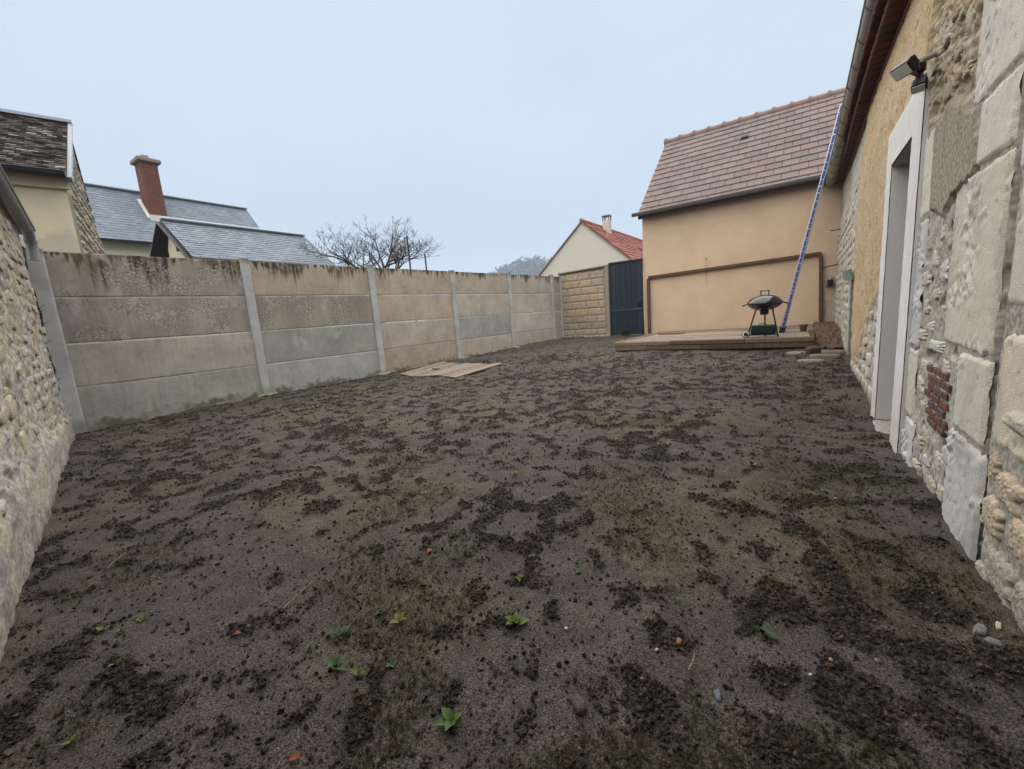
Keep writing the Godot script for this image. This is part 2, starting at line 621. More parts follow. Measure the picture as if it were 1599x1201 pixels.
# ------------------------------------------------------------------ rubble wall of the low building beside the fence
var lw_o := Vector3(-6.70, 0, -0.905)
var lw_d := Vector3(0.981, 0, 0.193)
var lw_n := Vector3(0.193, 0, -0.981)
func lp(s: float, y: float, h: float) -> Vector3:
	return lw_o + lw_d * s + Vector3(0, y, 0) + lw_n * h

func left_fn(s: float, y: float) -> Array:
	var f := nb.get_noise_2d(s * 7.0, y * 9.0)
	var f2 := nb.get_noise_2d(s * 1.5 + 9.0, y * 1.8)
	var ce := nc.get_noise_2d(s * 7.0, y * 13.0)
	var low := ss(0.34 + 0.12 * f2 + f * 0.15, 0.16, y - 0.05 * s * 0.4)
	var h := f * lerpf(0.016, 0.007, low) - ss(0.0, 0.5, ce + 0.4) * 0.012 * (1.0 - low) + 0.012 * f2 + 0.035 * low
	var c := Color(.50, .425, .32).lerp(Color(.56, .53, .48), ss(-0.25, 0.35, f2 + ss(1.35, 0.5, y) * 0.5 - 0.15))
	c = c.lerp(Color(.30, .255, .20), ss(0.12, 0.45, f) * 0.6)
	c = c.lerp(Color(.50, .465, .42), low * 0.85)
	var bare := nb.get_noise_2d(s * 2.6 + 70.0, y * 3.4)
	c = c.lerp(Color(.62, .53, .39), ss(0.14, 0.26, bare) * 0.7)
	c = c.lerp(Color(.30, .25, .205), ss(0.16, 0.30, -bare) * 0.6)
	var k := 1.0 + 0.3 * nb.get_noise_2d(s * 19.0, y * 23.0)
	c = c.lerp(Color(.12, .11, .075), ss(0.07, -0.03, y + f * 0.05) * 0.6)
	return [h, Color(c.r * k, c.g * k, c.b * k)]

func build_stone_wall() -> void:
	var t := thing("stone_outbuilding", lp(3.0, 0, -0.3), "pale rubble stone wall of low outbuilding with zinc gutter, meeting the concrete fence", "building")
	var g := G.new()
	sheet(g, 0.42, 5.3, -0.15, 2.1, 0.014, left_fn, lp, lw_n)
	sheet(g, 5.3, 7.6, -0.15, 2.1, 0.05, left_fn, lp, lw_n)
	part(t, "mortar", g, M.rubble)
	g = G.new()
	g.box(lp(4.01, 0.97, -0.27), Vector3(7.18, 2.24, 0.48), Color(.42, .36, .28), Basis(lw_d, Vector3.UP, lw_d.cross(Vector3.UP)))
	part(t, "wall", g, M.rubble)
	# roof behind the gutter
	g = G.new()
	g.prism([lp(-0.05, 2.16, 0.03), lp(-0.05, 3.5, -2.4), lp(-0.05, 3.42, -2.4), lp(-0.05, 2.105, 0.03)], lw_d * 7.7, Color(.17, .11, .09))
	part(t, "roof", g, M.tile)
	# stones that show through the mortar
	var bs := Basis(lw_d, Vector3.UP, lw_n)
	var y := 0.22
	var num := 0
	var pool := []
	for k in 28:
		var w := rng.randf_range(0.09, 0.24)
		var hh := rng.randf_range(0.05, 0.10)
		var tone: Color = [Color(.60, .525, .41), Color(.56, .475, .36), Color(.62, .58, .51), Color(.52, .455, .37)][k % 4]
		pool.append([w, stone_mesh(w, hh, rng.randf_range(0.009, 0.018), tone, 11).mesh()])
	while y < 2.04:
		var s := rng.randf_range(0.50, 0.62)
		while s < 4.9:
			var q: Array = pool[rng.randi() % pool.size()]
			var keep := 0.50 if y > 0.5 else 0.34
			if s > 3.0 and y < 0.45: keep = 0.12
			if rng.randf() < keep and num < 296:
				var r := left_fn(s, y)
				piece(t, "stone", q[1], M.stone, Transform3D(bs.rotated(lw_n, rng.randf_range(-0.25, 0.25)), lp(s, y, r[0] - 0.004)))
				num += 1
			s += q[0] * 1.12 + 0.02
		y += 0.098
	for q in [[2.55, 0.62, 0.20, 0.13], [3.2, 0.40, 0.19, 0.16], [2.75, 0.36, 0.12, 0.10], [3.35, 0.63, 0.16, 0.14]]:
		var st := stone_mesh(q[2], q[3], 0.014, Color(.66, .565, .42), 12)
		piece(t, "stone", st.mesh(), M.stone, Transform3D(bs, lp(q[0], q[1], left_fn(q[0], q[1])[0] - 0.002)))
	# dead creeper stem in the gap at the corner
	var cr := thing("creeper_stem", lp(0.36, -0.05, 0.03), "dead dark creeper stem climbing the gap between rubble wall and concrete fence", "creeper")
	g = G.new()
	var cp := []
	var crd := []
	for k in 40:
		var yy := -0.05 + k * 0.051
		cp.append(lp(0.37 + 0.018 * nb.get_noise_2d(yy * 5.0, 1.0), yy, -0.01 + 0.03 * nb.get_noise_2d(yy * 5.0, 7.0)))
		crd.append(0.017 + 0.008 * nb.get_noise_2d(yy * 9.0, 4.0))
	g.tube(cp, crd, 7, Color(.045, .036, .032))
	part(cr, "stem", g, M.bark)
	g = G.new()
	for k in 26:
		var p0: Vector3 = cp[4 + k]
		g.tube([p0, p0 + Vector3(rng.randf_range(-.03, .09), rng.randf_range(-.02, .06), rng.randf_range(-.06, .02))], [0.004, 0.002], 4, Color(.06, .045, .038))
	part(cr, "twigs", g, M.bark)
	# half-round gutter on the eave, its outlet and the downpipe
	g = G.new()
	half_pipe(g, lp(0.30, 2.115, 0.062), lp(7.4, 2.26, 0.062), 0.046, lw_n, Color(.36, .36, .35))
	part(t, "gutter", g, M.zinc)
	g = G.new()
	g.tube([lp(0.36, 2.105, 0.062), lp(0.27, 2.085, 0.06), lp(0.20, 2.035, 0.058), lp(0.17, 1.95, 0.055), lp(0.165, 1.84, 0.05)], [0.043, 0.044, 0.044, 0.044, 0.044], 18, Color(.40, .41, .41))
	g.tube([lp(0.205, 2.04, 0.058), lp(0.190, 2.01, 0.058)], [0.049, 0.049], 18, Color(.34, .35, .35))
	part(t, "gutter_outlet", g, M.zinc)
	g = G.new()
	g.tube([Vector3(-7.10, 0.0, -0.62), Vector3(-7.10, 4.4, -0.62)], [0.055, 0.055], 16, Color(.36, .37, .38))
	g.tube([Vector3(-7.10, 2.98, -0.62), Vector3(-7.10, 3.01, -0.62)], [0.066, 0.066], 16, Color(.34, .35, .36))
	part(t, "downpipe", g, M.zinc)

func half_pipe(g: G, a: Vector3, b: Vector3, r: float, out: Vector3, col: Color) -> void:
	var ax := (b - a).normalized()
	var o := (out - ax * out.dot(ax)).normalized()
	var dn := Vector3.DOWN
	for lay in [0.0, 0.004]:
		var pts := PackedVector3Array()
		var cols := PackedColorArray()
		for e in [a, b]:
			for k in 15:
				var an := PI * k / 14.0
				pts.append(e + o * cos(an) * (r - lay) + dn * sin(an) * (r - lay))
				cols.append(col)
		g.grid(15, 2, pts, cols, dn if lay == 0.0 else -dn)
	g.tube([a + o * r, b + o * r], [0.011, 0.011], 8, col)
	for e in [a, b]:
		var cap := []
		for k in 15: cap.append(e + o * cos(PI * k / 14.0) * r + dn * sin(PI * k / 14.0) * r)
		g.poly(cap, (e - (a + b) * 0.5), col)

# ------------------------------------------------------------------ the long stone building
func wall_x(u: float, y: float) -> float:
	return 0.502 + 0.10 * ss(4.5, 11.5, u) + 0.05 * ss(1.9, 2.8, y)
func wp(u: float, y: float, h: float) -> Vector3:
	return Vector3(wall_x(u, y) - h, y, -u)
func in_door(u: float, y: float) -> bool:
	return u > 3.31 and u < 3.985 and y < 1.70
func in_niche(u: float, y: float) -> bool:
	return u > 6.42 and u < 7.06 and y < 1.03
func hole(u: float, y: float) -> bool:
	return in_door(u, y) or in_niche(u, y)
func inside(p: Vector2, poly: PackedVector2Array) -> bool:
	return Geometry2D.is_point_in_polygon(p, poly)
func yellow_low(u: float) -> float:
	return maxf(0.86 - 0.46 * (u - 4.2), 0.16)

var patch_render := PackedVector2Array([Vector2(2.86, 1.62), Vector2(2.62, 1.66), Vector2(2.36, 1.52), Vector2(2.27, 1.50), Vector2(2.23, 1.28), Vector2(2.50, 1.245), Vector2(2.60, 1.19), Vector2(2.84, 1.245)])
func right_fn(u: float, y: float) -> Array:
	var f := nb.get_noise_2d(u * 8.0, y * 8.0)
	var f2 := nb.get_noise_2d(u * 1.7 + 3.0, y * 1.7)
	var fi := nb.get_noise_2d(u * 24.0, y * 24.0)
	var h := 0.0
	var c: Color
	if u < 3.2:
		c = Color(.43, .395, .34)
		h = (f * 0.010 + f2 * 0.006) * (1.0 if u > 2.3 else 0.3)
		h -= 0.040 * ss(0.026, 0.016, absf(u - (1.893 - 0.03 * ss(0.4, 0.0, y)) + f * 0.012))
		# pits where the mortar has come away
		var pit := ss(0.22, 0.45, nb.get_noise_2d(u * 5.0 + 31.0, y * 5.5))
		if u > 2.2: h -= pit * 0.022
		c = c.lerp(Color(.30, .255, .195), pit * 0.6)
		c = c.lerp(Color(.54, .52, .48), ss(0.1, 0.5, f2 + f * 0.5) * 0.6)
		# rough earth mortar above
		var up := ss(1.52, 1.62, y + f * 0.12 - (u - 2.4) * 0.12)
		if u > 2.2:
			var dn := nb.get_noise_2d(u * 5.0 + y * 9.0, y * 16.0 - u * 9.0)
			c = c.lerp(Color(.40, .325, .235).lerp(Color(.51, .43, .32), ss(-0.2, 0.4, dn)), up)
			h += up * dn * 0.022
			c = c.lerp(Color(.46, .28, .12), ss(0.14, 0.03, Vector2(u - 2.73, (y - 1.73) * 0.8).length() + f * 0.06) * up * 0.7)
			var yl := ss(2.02, 2.12, y + f * 0.10 - (u - 2.7) * 0.55)
			c = c.lerp(Color(.55, .43, .24), yl)
			h += yl * 0.015
		var q := Vector2(u + f * 0.02, y + f * 0.02)
		if inside(q, patch_render):
			c = Color(.355, .315, .245).lerp(Color(.28, .215, .135), ss(0.05, 0.4, nb.get_noise_2d(u * 7.0, y * 0.9)) * 0.6)
			h = 0.018 + f2 * 0.002
			fi *= 0.2
		# lime bloom near the foot
		c = c.lerp(Color(.60, .58, .55), ss(-0.05, 0.35, f2 + f * 0.8 + 0.1) * ss(0.40, 0.2, y) * 0.6)
	else:
		var ylow := yellow_low(u) + 0.16 * f2 + 0.14 * f
		var yel := ss(ylow - 0.03, ylow + 0.03, y) * ss(6.42 + 0.12 * f + 0.30 * (y - 1.0) / 2.0, 6.34 + 0.12 * f + 0.30 * (y - 1.0) / 2.0, u)
		c = Color(.52, .47, .39).lerp(Color(.60, .57, .52), ss(-0.2, 0.3, f2))
		c = c.lerp(Color(.34, .29, .22), ss(0.1, 0.4, f) * 0.6)
		h = f * 0.015
		var ydet := nb.get_noise_2d(u * 14.0, y * 5.0)
		c = c.lerp(Color(.575, .42, .245).lerp(Color(.61, .475, .31), ss(-0.2, 0.4, f2)).lerp(Color(.40, .29, .15), ss(0.22, 0.5, ydet)), yel)
		h = lerpf(h, 0.022 + f * 0.006 + ydet * 0.004 - ss(0.3, 0.5, ydet) * 0.012, yel)
	var k := 1.0 + 0.22 * fi
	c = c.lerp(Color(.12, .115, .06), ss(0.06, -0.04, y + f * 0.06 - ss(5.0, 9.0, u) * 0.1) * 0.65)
	return [h, Color(c.r * k, c.g * k, c.b * k)]

func ashlar(t: Node3D, u0: float, u1: float, y0: float, y1: float, col: Color, out: float, rough := 1.0, rnd := 0.009, label := "") -> void:
	var cell := 0.011
	var nu := int((u1 - u0) / cell) + 2
	var nv := int((y1 - y0) / cell) + 2
	var pts := PackedVector3Array()
	var cols := PackedColorArray()
	var sd := rng.randf() * 90.0
	for b in nv:
		var y := lerpf(y0, y1, b / float(nv - 1))
		for a in nu:
			var u := lerpf(u0, u1, a / float(nu - 1))
			var f := nb.get_noise_2d(u * 6.0 + sd, y * 6.0)
			var fi := nb.get_noise_2d(u * 22.0 + sd, y * 22.0)
			var e := minf(minf(u - u0, u1 - u), minf(y - y0, y1 - y)) + f * 0.006
			# rounded, chipped corner
			var ce := Vector2(minf(u - u0, u1 - u), minf(y - y0, y1 - y))
			if ce.x < 0.05 and ce.y < 0.05: e = minf(e, 0.05 - ce.distance_to(Vector2(0.05, 0.05)) + 0.010)
			var ed := 1.0 - ss(-0.002, rnd, e)
			var pit := ss(0.43, 0.55, nb.get_noise_2d(u * 26.0 + sd, y * 34.0)) * ss(-0.3, 0.2, nb.get_noise_2d(u * 3.0 + sd, y * 3.0 + 40.0))
			var er := ss(0.05, 0.4, nb.get_noise_2d(u * 2.2 + sd, y * 2.6 + 4.0)) * rough
			var h := out * 0.6 - ed * ed * (out * 0.6 + 0.004) + fi * 0.0016 * rough - pit * 0.007 + er * minf(rough, 1.5) * (fi * 0.007 + f * 0.003)
			var k := 1.0 + 0.10 * f + 0.16 * fi * (0.4 + er)
			var c := Color(col.r * k, col.g * k, col.b * k)
			c = c.lerp(Color(.58, .57, .55), er * ss(-0.1, 0.3, f) * 0.45)
			c = c.lerp(Color(c.r * .62, c.g * .58, c.b * .53), pit * 0.8)
			c = c.lerp(Color(.34, .33, .31), ss(0.15, 0.5, nb.get_noise_2d(u * 3.0 + sd, y * 1.2 + 8.0)) * 0.3 * rough)
			pts.append(wp(u, y, h))
			cols.append(c)
	var g := G.new()
	g.grid(nu, nv, pts, cols, Vector3.LEFT)
	var o := part(t, "ashlar_block", g, M.plaster)
	if label: o.set_meta("label", label)

func build_long_building() -> void:
	var t := thing("stone_building", Vector3(0.502, 0, -5.0), "long old stone building with patched render, white door surround and brown eaves", "building")
	var g := G.new()
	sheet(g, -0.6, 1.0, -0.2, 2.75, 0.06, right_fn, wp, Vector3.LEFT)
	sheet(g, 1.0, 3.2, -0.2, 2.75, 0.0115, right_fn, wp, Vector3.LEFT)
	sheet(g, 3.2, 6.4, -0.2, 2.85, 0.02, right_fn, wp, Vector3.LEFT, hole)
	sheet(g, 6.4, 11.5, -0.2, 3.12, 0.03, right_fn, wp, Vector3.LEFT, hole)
	part(t, "render_coat", g, M.rubble)
	# the wall's mass, left open at the door and the niche
	g = G.new()
	var wc := Color(.40, .35, .28)
	for q in [[-0.6, 3.30, -0.2, 2.75], [4.0, 6.40, -0.2, 2.85], [7.08, 11.5, -0.2, 3.05], [3.30, 4.0, 1.72, 2.75], [6.40, 7.08, 1.05, 2.9]]:
		g.box(Vector3(0.93, (q[2] + q[3]) * .5, -(q[0] + q[1]) * .5), Vector3(0.6, q[3] - q[2], q[1] - q[0]), wc)
	part(t, "wall", g, M.rubble)
	# blocks, from the vertical joint on
	var lime := Color(.56, .525, .465)
	var buff := Color(.585, .515, .415)
	ashlar(t, 1.93, 2.345, 1.520, 2.10, lime, 0.014)
	ashlar(t, 1.93, 2.345, 2.115, 2.60, lime, 0.012)
	ashlar(t, 1.93, 2.245, 1.292, 1.508, lime, 0.016)
	ashlar(t, 1.925, 2.455, 0.662, 1.280, Color(.54, .495, .42), 0.013, 1.4)
	ashlar(t, 1.915, 2.225, 0.362, 0.648, Color(.56, .525, .45), 0.014, 1.3)
	ashlar(t, 1.880, 2.250, -0.12, 0.350, Color(.53, .51, .48), 0.018, 2.2, 0.02, "foot block bleached white and crumbling")
	ashlar(t, 1.00, 1.862, 1.195, 1.86, Color(.55, .53, .50), 0.012, 0.7)
	ashlar(t, 1.00, 1.862, 1.875, 2.60, Color(.55, .53, .50), 0.012, 0.7)
	ashlar(t, 1.00, 1.838, 0.822, 1.160, Color(.55, .50, .435), 0.012, 1.0, 0.018)
	ashlar(t, 0.95, 1.835, 0.405, 0.752, buff, 0.016, 1.3, 0.03)
	ashlar(t, 2.875, 3.095, 1.240, 1.64, Color(.565, .53, .465), 0.012, 0.5)
	ashlar(t, 2.935, 3.090, 0.590, 1.225, Color(.49, .49, .475), 0.010, 1.6)
	ashlar(t, 2.905, 3.090, 0.22, 0.575, Color(.54, .50, .43), 0.014, 1.6)
	ashlar(t, 2.840, 3.060, -0.12, 0.21, Color(.53, .52, .49), 0.018, 2.2)
	var ledge := stone_mesh(0.20, 0.055, 0.026, Color(.60, .54, .44), 12)
	var wb := Basis(Vector3(0, 0, -1), Vector3.UP, Vector3.LEFT)
	piece(t, "ledge_stone", ledge.mesh(), M.stone, Transform3D(wb, wp(1.60, 0.525, 0.008)))
	# rough stones under the big block
	for q in [[1.79, 0.345, 0.055, 0.085, .028], [1.675, 0.315, 0.15, 0.10, .034], [1.765, 0.195, 0.15, 0.115, .032], [1.56, 0.215, 0.14, 0.11, .032], [1.67, 0.055, 0.20, 0.125, .032], [1.50, 0.065, 0.13, 0.13, .032], [1.44, 0.30, 0.15, 0.11, .032], [1.39, 0.17, 0.14, 0.10, .03], [1.79, -0.02, 0.12, 0.09, .025], [1.35, 0.03, 0.18, 0.12, .03]]:
		rough_stone(t, q[0], q[1], q[2] * 1.22, q[3] * 1.15, q[4] * 0.5, Color(.60, .50, .365) if q[1] > 0.1 else Color(.44, .40, .34))
	# stones showing in the patched mortar
	var r2 := RandomNumberGenerator.new()
	r2.seed = 5
	for q in [[2.83, 1.10], [2.72, 1.02], [2.62, 1.12], [2.86, 0.93], [2.66, 0.86], [2.80, 0.80], [2.56, 0.95], [2.52, 0.78], [2.70, 0.71], [2.85, 0.66], [2.40, 0.56], [2.75, 0.52], [2.72, 0.33], [2.80, 0.42], [2.72, 0.14], [2.58, 0.10], [2.62, 0.21], [2.40, 0.16], [2.32, 0.05], [2.48, 0.02], [2.77, 0.02], [2.30, 0.22]]:
		rough_stone(t, q[0], q[1], r2.randf_range(0.08, 0.17), r2.randf_range(0.05, 0.10), r2.randf_range(0.005, 0.009), [Color(.60, .55, .47), Color(.52, .46, .37), Color(.63, .61, .57)][r2.randi() % 3])
	rough_stone(t, 2.585, 0.632, 0.25, 0.06, 0.010, Color(.66, .65, .61))
	for k in 26:
		rough_stone(t, r2.randf_range(2.42, 3.04), r2.randf_range(1.70, 2.30), r2.randf_range(0.08, 0.20), r2.randf_range(0.05, 0.10), r2.randf_range(0.008, 0.014), [Color(.50, .42, .31), Color(.43, .35, .26), Color(.56, .49, .38)][r2.randi() % 3])
	# brick patch
	for r in 7:
		var u := 2.30 + (0.03 if r % 2 == 0 else 0.0) + r2.randf_range(-0.01, 0.01)
		while u < 2.585:
			var w := r2.randf_range(0.05, 0.065) if (r + int(u * 20)) % 3 > 0 else 0.10
			var c: Color = [Color(.165, .085, .068), Color(.145, .082, .074), Color(.22, .105, .08), Color(.135, .088, .082)][r2.randi() % 4]
			var b := G.new()
			b.box(Vector3.ZERO, Vector3(w - 0.009, 0.030, 0.03), c, Basis(Vector3(0, 0, 1), r2.randf_range(-0.05, 0.05)), 0.004)
			piece(t, "brick", b.mesh(), M.brick, Transform3D(wb, wp(u + w * .5, 0.295 + r * 0.0385, r2.randf_range(-0.006, -0.002))))
			u += w
	# stones of the far stretch
	var y := 0.06
	var num := 0
	var pool := []
	for k in 26:
		var w := rng.randf_range(0.10, 0.24)
		pool.append([w, stone_mesh(w, rng.randf_range(0.07, 0.135), rng.randf_range(0.010, 0.020), [Color(.60, .55, .47), Color(.55, .48, .38), Color(.64, .61, .56), Color(.49, .43, .35)][k % 4]).mesh()])
	while y < 2.95:
		var u := 4.26 + rng.randf_range(0, 0.1)
		while u < 11.4:
			var q: Array = pool[rng.randi() % pool.size()]
			var ok := u < 6.25 and y < yellow_low(u) + 0.16 * nb.get_noise_2d(u * 1.7 + 3.0, y * 1.7) - 0.02
			ok = ok or (u > 7.25 and rng.randf() < 0.62) or (u > 6.7 and y > 1.35 and rng.randf() < 0.45)
			if ok and y > 0.20 * ss(5.5, 10.0, u) and num < 298:
				piece(t, "stone", q[1], M.stone, Transform3D(wb.rotated(Vector3.LEFT, rng.randf_range(-0.2, 0.2)), wp(u, y, right_fn(u, y)[0] - 0.004)))
				num += 1
			u += q[0] * 1.1 + 0.015
		y += 0.125
	# door surround and recess
	var white := Color(.66, .645, .62)
	surround(t, "door_jamb", 3.098, 3.318, -0.15, 1.952, white)
	surround(t, "door_jamb", 3.988, 4.160, -0.15, 1.952, white)
	surround(t, "lintel", 3.322, 3.984, 1.712, 1.952, white)
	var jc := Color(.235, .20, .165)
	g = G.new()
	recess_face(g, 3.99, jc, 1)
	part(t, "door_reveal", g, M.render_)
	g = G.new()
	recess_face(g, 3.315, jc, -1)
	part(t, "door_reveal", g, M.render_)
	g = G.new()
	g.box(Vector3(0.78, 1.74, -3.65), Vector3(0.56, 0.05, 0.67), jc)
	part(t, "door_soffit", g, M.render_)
	g = G.new()
	g.box(Vector3(0.76, -0.10, -3.65), Vector3(0.60, 0.09, 0.665), Color(.42, .40, .36), Basis(Vector3.UP, 0.01), 0.012)
	part(t, "threshold", g, M.stone)
	var door := G.new()
	door.box(Vector3(1.06, 0.83, -3.65), Vector3(0.04, 1.77, 0.665), Color(.11, .08, .06))
	var dr := part(t, "door", door, M.wood_y)
	for k in 5:
		var pl := G.new()
		pl.box(Vector3(1.034, 0.83, -3.385 - k * 0.132), Vector3(0.012, 1.74, 0.126), Color(.12, .085, .06), Basis.IDENTITY, 0.003)
		part(dr, "plank", pl, M.wood_y)
	# niche further along with a green board over it
	g = G.new()
	var nx := Color(.36, .335, .29)
	g.box(Vector3(0.765, 0.5, -6.405), Vector3(0.49, 1.1, 0.05), nx)
	g.box(Vector3(0.775, 0.5, -7.085), Vector3(0.49, 1.1, 0.05), nx)
	g.box(Vector3(0.80, 0.5, -6.74), Vector3(0.04, 1.1, 0.7), Color(.36, .33, .28))
	part(t, "niche", g, M.rubble)
	g = G.new()
	g.box(wp(6.75, 1.10, 0.06), Vector3(0.03, 0.135, 0.95), Color(.165, .235, .18), Basis(Vector3(1, 0, 0), 0.03) * Basis(Vector3.BACK, 0.25), 0.004)
	var gb := part(t, "green_board", g, M.paint)
	gb.set_meta("label", "weathered green board over narrow niche")
	# eaves: soffit boards, rafter feet, dark red tile ends along the wall top, gutter with its seams
	g = G.new()
	g.prism([Vector3(0.36, 3.08, 0.6), Vector3(3.6, 5.0, 0.6), Vector3(3.6, 5.07, 0.6), Vector3(0.36, 3.16, 0.6)], Vector3(0, 0, -12.05), Color(.16, .10, .08))
	part(t, "roof", g, M.tile)
	g = G.new()
	for k in 10:
		var u := -0.4 + k * 1.19
		g.prism([wp(u, eave_y(u) + 0.04, 0.03), wp(u, eave_y(u) + 0.5, 0.03), wp(u + 1.19, eave_y(u + 1.19) + 0.5, 0.03), wp(u + 1.19, eave_y(u + 1.19) + 0.04, 0.03)], Vector3(0.4, 0, 0), Color(.19, .075, .055))
	part(t, "wall_plate", g, M.tile)
	for k in 62:
		var u := 2.6 + k * 0.142
		var b := G.new()
		b.box(Vector3.ZERO, Vector3(0.11, 0.045, 0.26), Color(.17, .065, .05).lerp(Color(.10, .055, .05), rng.randf()), Basis.IDENTITY, 0.012)
		var base_y := eave_y(u)
		for row in 2:
			if row == 1 and u > 9.5: continue
			piece(t, "tile_end", b.mesh(), M.brick, Transform3D(Basis(Vector3(0, 0, -1), Vector3.UP, Vector3.LEFT), wp(u, base_y + 0.10 + row * 0.10, 0.01 + row * 0.045)))
	g = G.new()
	half_pipe(g, Vector3(0.425, 3.10, 0.5), Vector3(0.435, 3.13, -11.42), 0.085, Vector3.LEFT, Color(.305, .275, .24))
	var gut := part(t, "gutter", g, M.zinc)
	for k in 20:
		var rg := G.new()
		var z := -1.0 - k * 0.53
		var pts := []
		var rr := []
		for q in 13:
			var an := PI * q / 12.0
			pts.append(Vector3(0.43 - cos(an) * 0.089, 3.115 - sin(an) * 0.089, z))
			rr.append(0.0055)
		rg.tube(pts, rr, 6, Color(.17, .15, .14))
		part(gut, "bracket", rg, M.zinc)

func eave_y(u: float) -> float:
	return 2.66 + clampf(u - 3.95, -2.5, 8.0) * 0.047

func rough_stone(t: Node3D, u: float, y: float, w: float, h: float, d: float, col: Color) -> void:
	# a broken field stone: finer relief than the far ones
	var n := 21
	var pts := PackedVector3Array()
	var cols := PackedColorArray()
	var sd := u * 31.0 + y * 17.0
	for b in n:
		for a in n:
			var p := Vector2(a / (n - 1.0) * 2.0 - 1.0, b / (n - 1.0) * 2.0 - 1.0)
			var an := p.angle()
			var rr := pow(pow(absf(p.x), 4.0) + pow(absf(p.y), 4.0), 0.25)
			var q := p * (rr / maxf(p.length(), 0.001)) if false else p
			var wob := 0.86 + 0.22 * na.get_noise_2d(cos(an) * 1.5 + sd, sin(an) * 1.5)
			var sq := Vector2(q.x * sqrt(1.0 - 0.24 * q.y * q.y), q.y * sqrt(1.0 - 0.24 * q.x * q.x)) * wob
			var f := nb.get_noise_2d(q.x * w * 40.0 + sd, q.y * h * 40.0 + sd)
			var edge := maxf(absf(q.x), absf(q.y))
			var hh := d * (1.0 - pow(edge, 7.0) * 1.6) + f * minf(0.005, d * 0.4)
			pts.append(wp(u + sq.x * w * .5, y + sq.y * h * .5, hh))
			var k := 1.0 + 0.35 * f
			cols.append(Color(col.r * k, col.g * k, col.b * k))
	var g := G.new()
	g.grid(n, n, pts, cols, Vector3.LEFT)
	part(t, "stone", g, M.stone)

func surround(t: Node3D, called: String, u0: float, u1: float, y0: float, y1: float, col: Color) -> void:
	var fn := func(u: float, y: float) -> Array:
		var f := nb.get_noise_2d(u * 9.0, y * 9.0)
		var e := minf(minf(u - u0, u1 - u), y1 - y)
		var k := 1.0 + 0.08 * f + 0.08 * nb.get_noise_2d(u * 3.0, y * 1.3)
		var c := Color(col.r * k, col.g * k, col.b * k)
		c = c.lerp(Color(.55, .47, .36), ss(0.40, 0.05, y + f * 0.15) * 0.5)
		return [0.030 - 0.006 * (1.0 - ss(0.0, 0.012, e)) + f * 0.002, c]
	var g := G.new()
	sheet(g, u0, u1, y0, y1, 0.016, fn, wp, Vector3.LEFT)
	g.box(Vector3(0.502 - 0.027 + 0.06, (y0 + y1) * .5, -(u0 + u1) * .5), Vector3(0.104, y1 - y0, u1 - u0), col)
	part(t, called, g, M.plaster)

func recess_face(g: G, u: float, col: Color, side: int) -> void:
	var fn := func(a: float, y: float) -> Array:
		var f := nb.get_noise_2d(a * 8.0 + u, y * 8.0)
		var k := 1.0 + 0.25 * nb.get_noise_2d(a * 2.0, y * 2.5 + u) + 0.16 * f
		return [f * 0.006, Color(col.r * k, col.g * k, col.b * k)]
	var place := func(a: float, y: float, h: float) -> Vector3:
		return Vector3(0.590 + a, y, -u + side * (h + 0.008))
	sheet(g, 0.0, 0.47, -0.15, 1.72, 0.02, fn, place, Vector3(0, 0, side))

